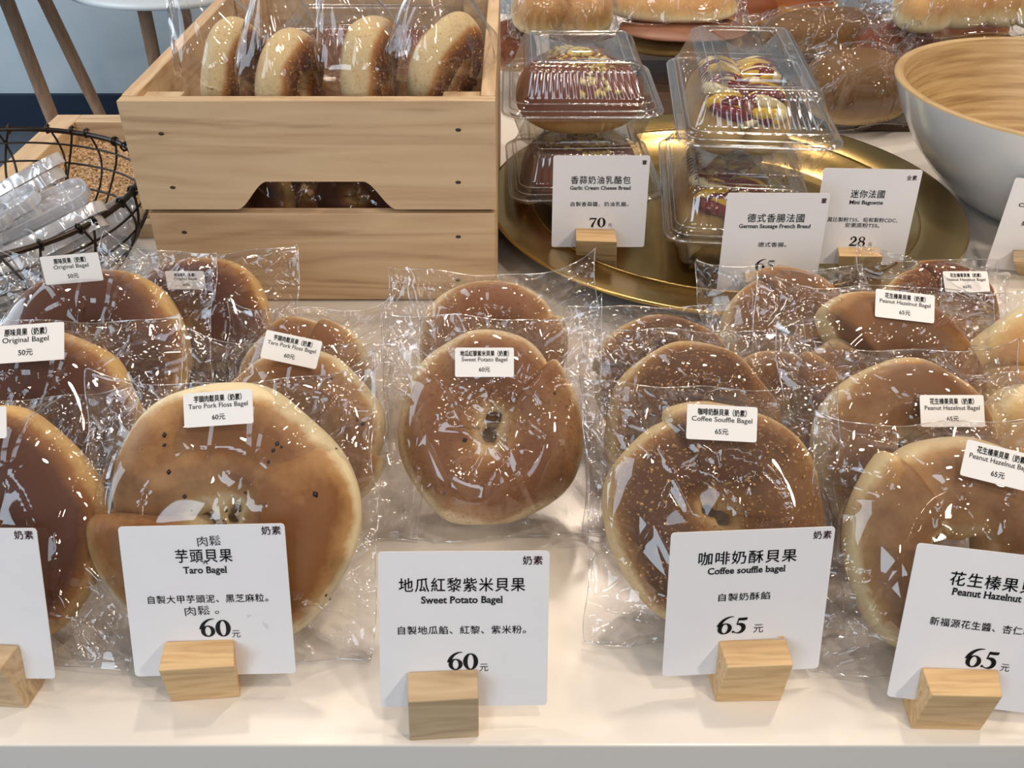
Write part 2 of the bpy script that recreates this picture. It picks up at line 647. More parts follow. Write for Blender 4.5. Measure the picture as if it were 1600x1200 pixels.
def card(name_label, T, lines, pr, corner, extra=None, w=CW, h=CHH, bend=0.0):
    """a card standing in a slotted block; T is the frame of its bottom middle"""
    c = thing('price_card', name_label, 'card', T)
    nx, r = 14, .002
    V, F = [], []
    # rounded outline, extruded, gently bowed across
    out = []
    for (qx, qy, a0) in ((w / 2 - r, r, -90), (w / 2 - r, h - r, 0), (-w / 2 + r, h - r, 90), (-w / 2 + r, r, 180)):
        for k in range(4):
            a = math.radians(a0 + 30 * k)
            out.append((qx + r * math.cos(a), qy + r * math.sin(a)))
    n = len(out)
    V = [(x, y, 0) for x, y in out] + [(x, y, -.0005) for x, y in out]
    F = [tuple(range(n)), tuple(range(2 * n - 1, n - 1, -1))] + [(i, i + n, (i + 1) % n + n, (i + 1) % n) for i in range(n)]
    obj('card_sheet', mesh_of('card_sheet', V, F, False), M['paper'], c)
    parts = [text(*l[:3], l[3], **l[4]) for l in lines]
    parts += pr
    if parts:
        o = obj('lettering', mesh_of('lettering', *join(parts), False), M['ink'], c)
        o['kind'] = 'stuff'
    if corner:
        o = obj('corner_mark', mesh_of('corner_mark', *join([text(corner[0], corner[1], corner[2], corner[3], bold=.012, spacing=1.1)]), False), M['ink_red'], c)
        o['kind'] = 'stuff'
    return c


def block(label, fbl, fbr, ftl, ftr, btl, btr, mat, hgt=.033, deep=.034, card_y=None):
    """slotted wooden block given by its front face and top edge"""
    fb = [at_z(*fbl, DN.get('z', 0)), at_z(*fbr, DN.get('z', 0))]
    z1 = DN.get('z', 0) + hgt
    ft = [at_z(*ftl, z1), at_z(*ftr, z1)]
    bt = [at_z(*btl, z1), at_z(*btr, z1)]
    base = (fb[0] + fb[1]) / 2
    slot0 = (bt[0] + bt[1]) / 2
    dirb = ((bt[0] - ft[0]) + (bt[1] - ft[1])).normalized()
    g = .0016
    dd = (slot0 - (ft[0] + ft[1]) / 2).length
    rest = max(deep - dd, .012)
    B = thing('card_block', label, 'card holder', Matrix.Translation(base))

    def piece(p0, p1, q0, q1, zlow):
        # quad on top p0 p1 (front) q0 q1 (back), lower copies shifted to match the front face
        sh = [fb[0] - ft[0], fb[1] - ft[1]]
        k = (zlow - z1) / (fb[0].z - z1)
        low = [p0 + sh[0] * k, p1 + sh[1] * k, q0 + sh[0] * k, q1 + sh[1] * k]
        V = [v - base for v in (p0, p1, q0, q1, *low)]
        return V, [(0, 1, 3, 2), (4, 6, 7, 5), (0, 4, 5, 1), (2, 3, 7, 6), (0, 2, 6, 4), (1, 5, 7, 3)]
    zb = DN.get('z', 0)
    a0, a1 = ft[0], ft[1]
    b0, b1 = bt[0], bt[1]
    c0, c1 = b0 + dirb * g, b1 + dirb * g
    d0, d1 = c0 + dirb * rest, c1 + dirb * rest
    # one mesh: front jaw, back jaw and the solid web below the slot
    zl = zb + .006
    parts = [piece(a0, a1, b0, b1, zb), piece(c0, c1, d0, d1, zb)]
    k = (zl - z1) / (zb - z1)
    sh0, sh1 = fb[0] - ft[0], fb[1] - ft[1]
    w0, w1, w2, w3 = b0 + sh0 * k, b1 + sh1 * k, c0 + sh0 * k, c1 + sh1 * k
    e0, e1, e2, e3 = b0 + sh0, b1 + sh1, c0 + sh0, c1 + sh1
    V = [v - base for v in (w0, w1, w2, w3, e0, e1, e2, e3)]
    parts.append((V, [(0, 1, 3, 2), (4, 6, 7, 5), (0, 4, 5, 1), (2, 3, 7, 6), (0, 2, 6, 4), (1, 5, 7, 3)]))
    me = mesh_of('wood', *join(parts), False)
    o = obj('slotted_wood', me, mat, B)
    bevel(o, .0007, 2)
    return slot0 + dirb * (g / 2)


def card_in(slot, cxpx, lean, yaw, roll, off, depth_in=.0215, z0=0.0):
    """frame of a card whose plane passes through the slot point; off moves it sideways"""
    R = frame(Vector((0, 0, 0)), PI / 2 - lean, yaw, 0)
    p = Vector(slot)
    Mx = Matrix.Translation(p) @ R @ Matrix.Rotation(roll, 4, 'Z') @ Matrix.Translation((off, -depth_in, 0))
    return Mx


def lines_std(title, tw, eng, ew, sub, sw, tx=.0, sub2=None, ty=.0695, ey=.0612, sy=.0443, th=.0083, eh=.0054, sh=.0050, sx=None):
    L_ = [(title, tx, ty, th, dict(width=tw, bold=.007, spacing=1.12)),
          (eng, tx, ey, eh, dict(width=ew, bold=.022, serif=True)),
          (sub, tx if sx is None else sx, sy, sh, dict(width=sw, bold=.006, spacing=1.08))]
    return L_


DN['z'] = 0
# sweet potato
s = block('pine card block with split top grain, holding the sweet potato bagel card', (640, 1158), (748, 1152), (637, 1097), (748, 1091), (636, 1050), (746, 1045), M['block2'])
T = card_in(s, 0, .42, .045, -.028, .0115)
LS = lines_std('地瓜紅黎紫米貝果', .0655, 'Sweet Potato Bagel', .0425, '自製地瓜餡、紅黎、紫米粉。', .067, tx=-.001, ty=.0690, ey=.0608, sy=.0438)
card('white price card reading Sweet Potato Bagel, 60', T, LS,
     price('60', -.0005, .0258, .0092) + [text('元', .0105, .0225, .0050, bold=.0)], ('奶素', .0355, .0822, .0052))
# taro
s = block('knotty pine card block holding the Taro Bagel card', (268, 1097), (376, 1089), (247, 1048), (366, 1041), (257, 1003), (365, 998), M['block'])
T = card_in(s, 0, .40, .0, .022, .007)
LS = lines_std('芋頭貝果', .0305, 'Taro Bagel', .0235, '自製大甲芋頭泥、黑芝麻粒。', .065, tx=0, ty=.0700, ey=.0620, sy=.0452)
LS += [('肉鬆', .0035, .0783, .0062, dict(width=.0125, rot=.05)), ('^', .0005, .0655, .006, {}),
       ('肉鬆 。', -.004, .0385, .0058, dict(width=.0185, rot=.05))]
card('white price card reading Taro Bagel with handwritten additions, 60', T, LS,
     price('60', .0025, .0278, .0096) + [text('元', .0135, .0245, .0050)], ('奶素', .0370, .0835, .0052))
# coffee
s = block('pine card block with streaked top, holding the Coffee souffle bagel card', (1118, 1097), (1220, 1095), (1137, 1043), (1240, 1039), (1123, 1000), (1228, 998), M['block'])
T = card_in(s, 0, .30, .10, -.035, -.0045)
LS = lines_std('咖啡奶酥貝果', .0535, 'Coffee souffle bagel', .0425, '自製奶酥餡', .0285, tx=-.002, ty=.0715, ey=.0640, sy=.0478)
card('white price card reading Coffee souffle bagel, 65', T, LS,
     price('65', -.0075, .0300, .0098, .15) + [text('元', .0075, .0278, .0060)], ('奶素', .0375, .0828, .0050))
# peanut
s = block('honey coloured card block holding the Peanut Hazelnut Bagel card at the right edge', (1423, 1139), (1532, 1141), (1456, 1086), (1567, 1089), (1441, 1043), (1560, 1046), M['block'])
T = card_in(s, 0, .42, -.05, -.085, .0095)
LS = lines_std('花生榛果貝果', .0535, 'Peanut Hazelnut Bagel', .0490, '新福源花生醬、杏仁粉、榛果。', .072, tx=.0025, ty=.0705, ey=.0635, sy=.0458, sx=.006)
card('white price card reading Peanut Hazelnut Bagel, 65, cut by the right edge', T, LS,
     price('65', .0005, .0275, .0100, .15) + [text('元', .0135, .0245, .0050)], ('奶素', .0370, .0835, .0052))
# original (cut by the left edge)
s = block('pine card block at the left edge of the counter', (-60, 1100), (43, 1107), (-70, 1052), (0, 1046), (-58, 1003), (28, 1008), M['block2'])
T = card_in(s, 0, .40, -.04, .03, -.011)
card('white price card for the original bagels, cut by the left edge', T, lines_std('原味貝果', .0305, 'Original Bagel', .032, '自製', .01),
     price('50', .0, .0278, .0096), ('奶素', .0372, .0835, .0052))

# ------------------------------------------------------------------ bagels
RNG = np.random.default_rng(7)


def smooth(x, a, b):
    t_ = np.clip((x - a) / (b - a), 0, 1)
    return t_ * t_ * (3 - 2 * t_)


def wob(u, rng, k=4, amp=1.0):
    r = np.zeros_like(u)
    for m in range(1, k + 1):
        r += rng.normal() * np.sin(m * u + rng.uniform(0, 6.28)) / m
    return r * amp


def bagel_mesh(rx, ry, th, hole=.14, seam=.4, overlap=.35, seed=0, tail=.92, collar=1.0, wob_amp=.02, ns=132, nv=44, side=1, bare=.0):
    """rolled bagel: a dough rope swept round with its head closing over its thin tail, one continuous surface"""
    rng = np.random.default_rng(seed)
    s = np.linspace(0, 1, ns)
    # crowd samples at both ends
    s = np.concatenate([np.array([0, .0005, .0025, .006, .012]), np.linspace(.02, .972, ns - 12), np.array([.982, .990, .995, .998, .9993, 1.0])])
    ns = len(s)
    u = seam + side * (s * (2 * PI + overlap))
    hu = hole * (1 + .72 * np.cos(2 * (u - 1.1 - seed)))
    Rm, b = (1 + hu) / 2, (1 - hu) / 2
    f = (tail + (collar - .04 - tail) * smooth(s, 0.0, .16)) * (1 + wob(u, rng, 4, wob_amp)) + .05 * smooth(s, .86, .97)
    endcap = np.ones(ns)
    endcap[:5] = [0.0, .25, .6, .82, .95]
    endcap[-6:] = [1.0, .97, .88, .70, .40, 0.0]
    f = f * endcap
    Rr = Rm * (1 + wob(u, rng, 3, .012)) - .06 * (1 - smooth(s, 0, .16)) + .02 * smooth(s, .86, .97)
    v = np.linspace(0, 2 * PI, nv, endpoint=False)
    cv, sv = np.cos(v), np.sin(v)
    zz = np.sign(sv) * np.abs(sv) ** .97
    zz = np.where(zz < 0, zz * .80, zz)
    V = np.zeros((ns, nv, 3))
    B = b * f
    rad = Rr[:, None] + B[:, None] * cv[None, :] * (1.0)
    V[..., 0] = rad * np.cos(u)[:, None] * rx
    V[..., 1] = rad * np.sin(u)[:, None] * ry
    V[..., 2] = zz[None, :] * (th / 2) * f[:, None]
    # slow lumps
    for _ in range(12):
        k = rng.normal(size=3) * np.array([55, 55, 60])
        ph = rng.uniform(0, 6.28)
        V += (np.sin(V @ k + ph) * .00042)[..., None] * np.sign(V) * np.array([1, 1, 1])
    bake = smooth(zz, .30, 1.02)[None, :] * (1 + wob(u, rng, 3, .10))[:, None]
    bake = bake * (.55 + .45 * smooth(rad, hole * .9, hole + .33))
    bake = bake * (1 - .9 * (1 - smooth(s, 0, .07)))[:, None] - bare
    me = mesh_of('bagel', V.reshape(-1, 3), grid_faces(ns, nv, False, True))
    at = me.attributes.new('bake', 'FLOAT', 'POINT')
    at.data.foreach_set('value', bake.reshape(-1).astype(np.float32))
    return me


def scatter(me, n, seed, size, mat, name, zmin=.1, parent=None, flat=.5, long=1.0, pred=None):
    """small bits lying on the upper face of a mesh, joined into one part"""
    rng = np.random.default_rng(seed)
    P = np.array([v.co[:] for v in me.vertices])
    N = np.array([v.normal[:] for v in me.vertices])
    ok = np.where(P[:, 2] > zmin)[0] if pred is None else np.where(pred(P))[0]
    if not len(ok):
        return
    parts = []
    idx = rng.choice(ok, n)
    octa = np.array([(1, 0, 0), (0, 1, 0), (-1, 0, 0), (0, -1, 0), (0, 0, 1), (0, 0, -1)], float)
    oF = [(0, 1, 4), (1, 2, 4), (2, 3, 4), (3, 0, 4), (1, 0, 5), (2, 1, 5), (3, 2, 5), (0, 3, 5)]
    for i in idx:
        nr = Vector(N[i]).normalized()
        q = nr.to_track_quat('Z', 'Y').to_matrix() @ Matrix.Rotation(rng.uniform(0, 6.28), 3, 'Z')
        s_ = size * rng.uniform(.6, 1.25)
        sc = np.array([s_ * long, s_, s_ * flat])
        p = P[i] + rng.normal(size=3) * .0006
        parts.append(([Vector(p) + q @ Vector(w * sc) for w in octa], oF))
    o = obj(name, mesh_of(name, *join(parts)), mat, parent)
    o['kind'] = 'stuff'
    return o


# ------------------------------------------------------------------ film bags
def bag_sheet(rx, ry, th, hole, wx, y0, y1, seed, n=84, front=True, crease=1.0, taper=0.0):
    rng = np.random.default_rng(seed)
    g = np.linspace(-1, 1, n)
    S, T_ = np.meshgrid(g, g, indexing='ij')
    yc, hy = (y0 + y1) / 2, (y1 - y0) / 2
    edge = 1 + .02 * np.sin(3.1 * T_ + rng.uniform(0, 6)) + .012 * np.sin(8 * T_ + rng.uniform(0, 6))
    X = S * wx * edge * (1 - taper * np.maximum(0, T_) ** 2)
    Y = yc + T_ * hy * (1 + .025 * np.sin(2.6 * S + rng.uniform(0, 6)) + .012 * np.sin(9 * S + rng.uniform(0, 6)))
    Y = Y + (.010 + .008 * np.sin(seed + S * 2)) * np.abs(S) ** 5 * np.maximum(T_, 0) ** 3
    rho = np.sqrt((X / rx) ** 2 + (Y / ry) ** 2) + 1e-6
    m = np.maximum(np.abs(S), np.abs(T_)) + 1e-6
    R, b = (1 + hole) / 2, (1 - hole) / 2
    rho_e = rho / m
    s = np.clip((rho - R) / np.maximum(rho_e - R, .05), 0, 1)
    Z = (th / 2) * 1.04 * (1 - s ** 1.15)
    prof = np.where(np.abs(rho - R) < b * 1.03, np.sqrt(np.clip(1 - ((rho - R) / (b * 1.04)) ** 2, 0, 1)), 0) * th / 2 * 1.06 + .0012
    prof = np.where(rho < R, th / 2 * 1.05, prof)
    amp = .36 + .86 * smooth(rho, .62, 1.02)
    fold = np.zeros_like(Z)
    for i in range(70):
        radial = i % 3 != 0
        if radial:
            a = rng.uniform(0, 2 * PI)
            # more creases run from the corners
            if rng.random() < .6:
                a = (PI / 4 + PI / 2 * rng.integers(0, 4)) + rng.normal() * .3
            dx, dy = math.cos(a), math.sin(a)
            cx_, cy_ = dx * rx * rng.uniform(.6, 1.25), dy * ry * rng.uniform(.6, 1.25)
            a += rng.normal() * .35
        else:
            a = rng.uniform(0, PI)
            cx_, cy_ = rng.uniform(-wx, wx), rng.uniform(y0, y1)
        dx, dy = math.cos(a), math.sin(a)
        dist = (X - cx_) * -dy + (Y - cy_) * dx
        along = (X - cx_) * dx + (Y - cy_) * dy
        w = rng.uniform(.0035, .012)
        Ln = rng.uniform(.02, .08)
        w2 = w * np.clip(1 - np.abs(along) / (Ln * 1.6), 0, 1) + 1e-5
        tent = .5 + .5 * np.cos(PI * np.clip(np.abs(dist) / w2, 0, 1))
        fold += rng.choice([-1, 1, 1]) * rng.uniform(.2, .85) * w2 * tent
    Z = Z + fold * amp * crease
    edge_wave = (.004 * np.sin(5 * S + rng.uniform(0, 6)) + .003 * np.sin(11 * T_ + rng.uniform(0, 6))) * smooth(m, .7, 1.0)
    Z = np.maximum(Z, prof + .0004) if front else np.maximum(Z, prof)
    Z = (Z if front else -Z * .82) + edge_wave * 1.0
    V = np.stack([X, Y, Z], -1).reshape(-1, 3)
    return V, grid_faces(n, n), prof


def bag(label, M_, rx, ry, th, hole=.14, wx=None, y0=None, y1=None, seed=0, mat='film', crease=1.0, floor=.0015, n=104, cat='bag', group=None, taper=0.0,
        bend=0.0):
    wx = wx or rx * 1.15
    y0 = -ry * 1.12 if y0 is None else y0
    y1 = ry * 1.09 if y1 is None else min(y1, ry * 1.10)
    Vf, Ff, _ = bag_sheet(rx, ry, th, hole, wx, y0, y1, seed, n, True, crease, taper)
    Vb, Fb, _ = bag_sheet(rx, ry, th, hole, wx, y0, y1, seed, n, False, crease, taper)
    # same outline for the two sheets: front and back share the rim's place
    k = n * n
    V = np.concatenate([Vf, Vb])
    F = Ff + [tuple(i + k for i in f[::-1]) for f in Fb]
    if bend:
        V[:, 2] += bend * np.maximum(0, V[:, 1] - ry) ** 2 * 12
    # lie on the counter instead of sinking into it
    Mn = np.array(M_)
    Wd = V @ Mn[:3, :3].T + Mn[:3, 3]
    low = floor - Wd[:, 2]
    hit = low > 0
    rng = np.random.default_rng(seed + 5)
    Wd[:, 1] = np.where(hit, Wd[:, 1] - low * .9, Wd[:, 1])
    rip = .0010 * np.abs(np.sin(Wd[:, 0] * 190 + seed)) + .0012 * np.abs(np.sin(Wd[:, 0] * 77 + Wd[:, 1] * 120))
    Wd[:, 2] = np.where(hit, floor + rip * np.clip(low * 60, 0, 1), Wd[:, 2])
    Mi = np.linalg.inv(Mn)
    V = Wd @ Mi[:3, :3].T + Mi[:3, 3]
    me = mesh_of('cellophane_bag', V, F)
    o = obj('cellophane_bag', me, M[mat], None, M_)
    tag(o, label, cat, group)
    rim = [i * n for i in range(n)] + [(n - 1) * n + j for j in range(1, n)] + [i * n + n - 1 for i in range(n - 2, -1, -1)] + [j for j in range(n - 2, 0, -1)]
    mid = [(V[i] + V[i + k]) / 2 for i in rim]
    obj('sealed_edge', mesh_of('sealed_edge', *tube(mid[::2], .0003, 5, True)), M['bead'], o)
    return o


def sticker(parent, M_, px, py, wpx, hpx, rotdeg, th, lines, z=None):
    """price sticker stuck on a bag, found where the sight line meets the bag's front"""
    zz = th / 2 * 1.06 + .0022 if z is None else z
    Mp = M_ @ Matrix.Translation((0, 0, zz))
    p = on_plane(px, py, Mp)
    # real width from the picture: distance along the view
    wpos = Mp @ p
    dep = wpos.y * math.cos(PITCH) - (wpos.z - CH) * math.sin(PITCH)
    w = wpx / FPX * dep
    h = w * .50
    loc = Matrix.Translation((p.x, p.y, zz)) @ Matrix.Rotation(math.radians(rotdeg), 4, 'Z')
    if hpx:
        loc = loc @ Matrix.Rotation(math.radians(hpx), 4, 'X')
    r = .0012
    out = []
    for (qx, qy, a0) in ((w / 2 - r, -h / 2 + r, -90), (w / 2 - r, h / 2 - r, 0), (-w / 2 + r, h / 2 - r, 90), (-w / 2 + r, -h / 2 + r, 180)):
        for k in range(4):
            a = math.radians(a0 + 30 * k)
            out.append((qx + r * math.cos(a), qy + r * math.sin(a)))
    n = len(out)
    V = [(x, y, 0) for x, y in out] + [(x, y, -.0003) for x, y in out]
    F = [tuple(range(n)), tuple(range(2 * n - 1, n - 1, -1))] + [(i, i + n, (i + 1) % n + n, (i + 1) % n) for i in range(n)]
    st = obj('price_sticker', mesh_of('price_sticker', V, F, False), M['sticker'], parent, loc)
    zh, en, pr = lines
    k = w / .035
    parts = [text(zh, 0, h * .30, .0036 * k, w * .90 * min(1, len(zh) / 13), bold=.02, z=.0002),
             text(en, 0, h * .10, .0034 * k, w * .86 * min(1, len(en) / 20), bold=.008, z=.0002),
             text(pr, 0, -h * .24, .0034 * k, bold=.01, z=.0002)]
    t_ = obj('sticker_print', mesh_of('sticker_print', *join(parts), False), M['ink'], st)
    t_['kind'] = 'stuff'
    return st


ORIG = ('原味貝果（奶素）', 'Original Bagel', '50元')
TARO = ('芋頭肉鬆貝果（奶素）', 'Taro Pork Floss Bagel', '60元')
SWEET = ('地瓜紅藜紫米貝果（奶素）', 'Sweet Potato Bagel', '60元')
COFF = ('咖啡奶酥貝果（奶素）', 'Coffee Souffle Bagel', '65元')
PEAN = ('花生榛果貝果（奶素）', 'Peanut Hazelnut Bagel', '65元')

# key: (px, py of centre, R, ry/rx, thickness, tilt deg, yaw deg, mat, seam deg, overlap, hole, side, height add)
BG = []


def bagel(key, px, py, R, asp=1.0, th=.056, tilt=50, yaw=0, mat='b_orig', seam=20, overlap=.35, hole=.07, side=1, dz=0.0, label='', seed=None,
          bagk=None, stick=None, tail=.92, seeds=0, crumbs=0, group=None, baglabel='', collar=1.0, bare=0.0, wob_amp=.03):
    ry = R * asp
    a = math.radians(tilt)
    zc = ry * math.sin(a) + th * .18 * math.cos(a) + .002 + dz
    c = at_z(px, py, zc)
    Mx = frame(c, a, math.radians(yaw), 0)
    sd = seed if seed is not None else len(BG) * 13 + 3
    me = bagel_mesh(R, ry, th, hole, math.radians(seam), overlap, sd, tail=tail, side=side, collar=collar, bare=bare, wob_amp=wob_amp)
    o = obj('bagel', me, M[mat], None, Mx)
    tag(o, label, 'bagel', group)
    if seeds:
        scatter(me, seeds, sd, .0013, M['seed'], 'sesame_seeds', zmin=-.002, parent=o, flat=.55, long=1.35)
    if crumbs:
        scatter(me, int(crumbs * 1.6), sd, .0008, M['crumb'], 'crumb_topping', parent=o, flat=.4, long=1.5, zmin=th * .25)
    k = dict(rx=R, ry=ry, th=th, hole=hole, seed=sd)
    k.update(bagk or {})
    b = bag(baglabel, Mx, **k)
    if stick:
        sticker(b, Mx, *stick[:5], th, stick[5], z=stick[6] if len(stick) > 6 else None)
    BG.append(key)
    return o, b


# --- original bagels, far left
bagel('O0', 305, 520, .060, tilt=46, mat='b_orig', seam=200, label='dark baked original bagel mostly hidden, against the crate corner',
      baglabel='clear bag of the hindmost original bagel, beside the crate front', bagk=dict(wx=.078),
      stick=(290, 438, 60, 35, 0, ORIG))
bagel('O1', 148, 562, .070, tilt=44, mat='b_orig', seam=240, label='dark glossy original bagel below the wire basket',
      baglabel='clear bag with upright crinkled corner, below the wire basket', bagk=dict(wx=.086, y1=.092),
      stick=(112, 420, 90, 30, 5, ORIG))
bagel('O2', 62, 682, .070, tilt=46, mat='b_orig', seam=120, label='dark brown original bagel in the middle of the left stack',
      baglabel='clear bag whose sticker reads Original Bagel, at the left edge', bagk=dict(wx=.088, y1=.088),
      stick=(40, 536, 120, 0, 4, ORIG))
bagel('O3', -8, 824, .0675, asp=1.02, tilt=50, mat='b_orig', seam=-48, side=-1, label='golden brown original bagel with a pale seam, cut by the left edge',
      baglabel='clear bag of the front left bagel, behind the cut off card', bagk=dict(wx=.080, y1=.086),
      stick=(-40, 662, 100, 0, 3, ORIG))
# --- taro bagels
bagel('T1', 482, 596, .048, tilt=46, mat='b_taro', seam=60, seeds=22, label='seeded taro bagel lying hindmost of the taro row, below the crate',
      baglabel='clear bag of the hindmost seeded bagel, below the crate front', bagk=dict(wx=.06))
bagel('T2', 470, 688, .0585, tilt=48, mat='b_taro', seam=-30, seeds=34, label='seeded taro bagel in the middle of its row',
      baglabel='clear bag whose sticker tilts down right, behind the front taro bag', bagk=dict(wx=.078, y1=.080),
      stick=(455, 546, 90, 0, -12, TARO))
bagel('T3', 358, 808, .0735, asp=.98, th=.058, tilt=50, mat='b_taro', seam=205, overlap=.5, hole=.09, side=-1, seeds=46, tail=.55, collar=1.14,
      label='large seeded taro bagel with a folded open end, behind the Taro Bagel card',
      baglabel='clear bag with the Taro Pork Floss Bagel sticker, behind the Taro card', bagk=dict(wx=.084, y1=.089),
      stick=(341, 638, 108, 0, 4, TARO))
# --- sweet potato
bagel('S1', 768, 552, .0560, tilt=48, mat='b_sweet', seam=10, label='speckled sweet potato bagel standing behind the front one',
      baglabel='clear bag with crumpled top corners, below the brass tray rim', bagk=dict(wx=.080, y1=.072), seeds=5)
bagel('S2', 767, 667, .0620, asp=1.05, tilt=51, mat='b_sweet', seam=24, tail=.80, collar=1.03, overlap=.42, hole=.085, side=1, seeds=9, label='round sweet potato bagel with a pale centre, in the middle',
      baglabel='clear bag with the Sweet Potato Bagel sticker, in the middle', bagk=dict(wx=.073, y1=.080),
      stick=(757, 566, 92, 0, 0, SWEET))
# --- coffee
bagel('C0', 1032, 600, .052, tilt=44, mat='b_coffee', seam=150, crumbs=60, label='crumbed coffee bagel hindmost of its row, below the brass tray',
      baglabel='clear bag of the hindmost coffee bagel', bagk=dict(wx=.068))
bagel('C1', 1085, 672, .0600, tilt=47, mat='b_coffee', seam=200, crumbs=170, label='crumbed coffee bagel with a bright glare, middle of its row',
      baglabel='clear bag with star shaped glare, behind the front coffee bag', bagk=dict(wx=.074, y1=.078))
bagel('C2', 1115, 802, .0665, asp=1.0, th=.058, tilt=50, mat='b_coffee', seam=96, overlap=.4, side=1, hole=.07, crumbs=260,
      label='large coffee bagel strewn with crumbs, behind the Coffee souffle card',
      baglabel='clear bag whose sticker reads Coffee Souffle Bagel', bagk=dict(wx=.075, y1=.081),
      stick=(1128, 661, 110, 0, -3, COFF))
# --- peanut
bagel('P0', 1225, 520, .050, tilt=40, mat='b_peanut', seam=100, label='brown peanut bagel under film, just below the German sausage card',
      baglabel='clear bag with blue glare on its raised corner, below the sausage card', bagk=dict(wx=.066, y1=.070))
bagel('P4', 1462, 500, .048, tilt=38, mat='b_cheese', seam=90, label='golden bun with a dark slit, between the tray and the rolled bagel',
      baglabel='clear bag of the golden bun, in front of the white bowl', bagk=dict(wx=.060),
      stick=(1510, 440, 70, 0, 0, PEAN))
bagel('P1', 1378, 605, .0670, asp=.98, th=.058, tilt=42, mat='b_peanut', seam=128, overlap=.06, side=1, tail=.60, collar=1.15, hole=.12,
      label='peanut bagel whose rolled tip pokes into its open end',
      baglabel='clear bag over the bagel with the rolled tip', bagk=dict(wx=.088, y1=.078),
      stick=(1414, 478, 92, 0, -7, PEAN))
bagel('P6', 1225, 660, .050, tilt=46, yaw=-20, mat='b_peanut', seam=70, label='peanut bagel in shade between the coffee and peanut rows',
      baglabel='crumpled clear bag between the coffee and peanut rows', bagk=dict(wx=.062, crease=1.6))
bagel('P5', 1640, 600, .060, tilt=44, mat='b_pale', seam=150, label='pale cream bun cut by the right edge, uppermost there',
      baglabel='clear bag of the uppermost pale bun at the right edge', bagk=dict(wx=.072))
bagel('P2', 1412, 710, .0620, tilt=48, mat='b_peanut', seam=-100, hole=.08, label='smooth tan peanut bagel, middle of its row',
      baglabel='clear bag whose straight sticker reads Peanut Hazelnut Bagel, middle of its row', bagk=dict(wx=.080, y1=.079),
      stick=(1488, 642, 100, 0, 0, PEAN))
bagel('P7', 1640, 720, .052, tilt=46, mat='b_pale', seam=60, label='pale bun low at the right edge beside the tan peanut bagel',
      baglabel='clear bag of the lower pale bun at the right edge', bagk=dict(wx=.070))
bagel('P3', 1484, 856, .0640, asp=1.0, th=.058, tilt=51, mat='b_peanut', seam=140, hole=.10, side=-1, label='large tan peanut bagel behind the Peanut Hazelnut card',
      baglabel='clear bag with white arrow shaped glare, right front corner', bagk=dict(wx=.076, y1=.086),
      stick=(1562, 728, 115, 0, -14, PEAN))

# ------------------------------------------------------------------ wooden crate
CX0, CX1, CY0, CY1, CZ = -.318, -.0135, .760, 1.135, .187
cr = thing('wooden_crate', 'pine crate of two front boards with a curved hand hole', 'crate', Matrix.Translation((CX0, CY0, 0)))
off = Vector((CX0, CY0, 0))


def sub(vf, o_=off):
    return [Vector(v) - o_ for v in vf[0]], vf[1]


# upper front board with the hand hole cut from its lower edge
def arch_board(x0, x1, z0, z1, y0, y1, ax0, ax1, bx0, bx1, top):
    pts = [(x0, z0), (ax0, z0)]
    for i in range(1, 13):
        u = i / 12
        pts.append((ax0 + (bx0 - ax0) * u, z0 + (top - z0) * (u * u * (3 - 2 * u) * .8 + .2 * u)))
    for i in range(12, -1, -1):
        u = i / 12
        pts.append((ax1 - (ax1 - bx1) * u, z0 + (top - z0) * (u * u * (3 - 2 * u) * .8 + .2 * u)))
    low = pts[1:]
    # triangulate as strips between the lower curve and the top edge
    xs = [p[0] for p in pts] + [x1]
    zs = [p[1] for p in pts] + [z0]
    V, F = [], []
    for x, z in zip(xs, zs):
        V += [(x, y0, z), (x, y0, z1), (x, y1, z), (x, y1, z1)]
    n = len(xs)
    for i in range(n - 1):
        a, b = 4 * i, 4 * i + 4
        if abs(xs[i] - xs[i + 1]) < 1e-7: continue
        F += [(a, b, b + 1, a + 1), (a + 2, a + 3, b + 3, b + 2), (a + 1, b + 1, b + 3, a + 3), (a, a + 2, b + 2, b)]
    F += [(0, 1, 3, 2), (4 * n - 4, 4 * n - 2, 4 * n - 1, 4 * n - 3)]
    return V, F


vf = arch_board(CX0, CX1, .0925, CZ, CY0, CY0 + .012, -.236, -.100, -.208, -.125, .118)
obj('front_board', mesh_of('front_board', *sub(vf), False), M['pine'], cr)
bevel(obj('front_board', mesh_of('front_board', *sub(box(CX0 + .004, CX1 - .001, CY0, CY0 + .012, .003, .0885)), False), M['pine_b'], cr), .0008)
bevel(obj('side_board', mesh_of('side_board', *sub(box(CX0, CX0 + .012, CY0 + .0122, CY1, .0925, CZ + .001)), False), M['pine_y'], cr), .0008)
bevel(obj('side_board', mesh_of('side_board', *sub(box(CX0 + .004, CX0 + .014, CY0 + .0122, CY1, .003, .0885)), False), M['pine_y'], cr), .0008)
bevel(obj('side_board', mesh_of('side_board', *sub(box(CX1 - .012, CX1, CY0 + .0122, CY1, .0925, CZ + .001)), False), M['pine_y'], cr), .0008)
bevel(obj('side_board', mesh_of('side_board', *sub(box(CX1 - .012, CX1, CY0 + .0122, CY1, .003, .0885)), False), M['pine_y'], cr), .0008)
bevel(obj('back_board', mesh_of('back_board', *sub(box(CX0, CX1, CY1 + .0002, CY1 + .012, .0925, CZ + .03)), False), M['pine'], cr), .0008)
bevel(obj('back_board', mesh_of('back_board', *sub(box(CX0, CX1, CY1 + .0002, CY1 + .012, .003, .0885)), False), M['pine_b'], cr), .0008)
obj('bottom_board', mesh_of('bottom_board', *sub(box(CX0 + .0145, CX1 - .0125, CY0 + .0125, CY1, .004, .010)), False), M['pine_y'], cr)
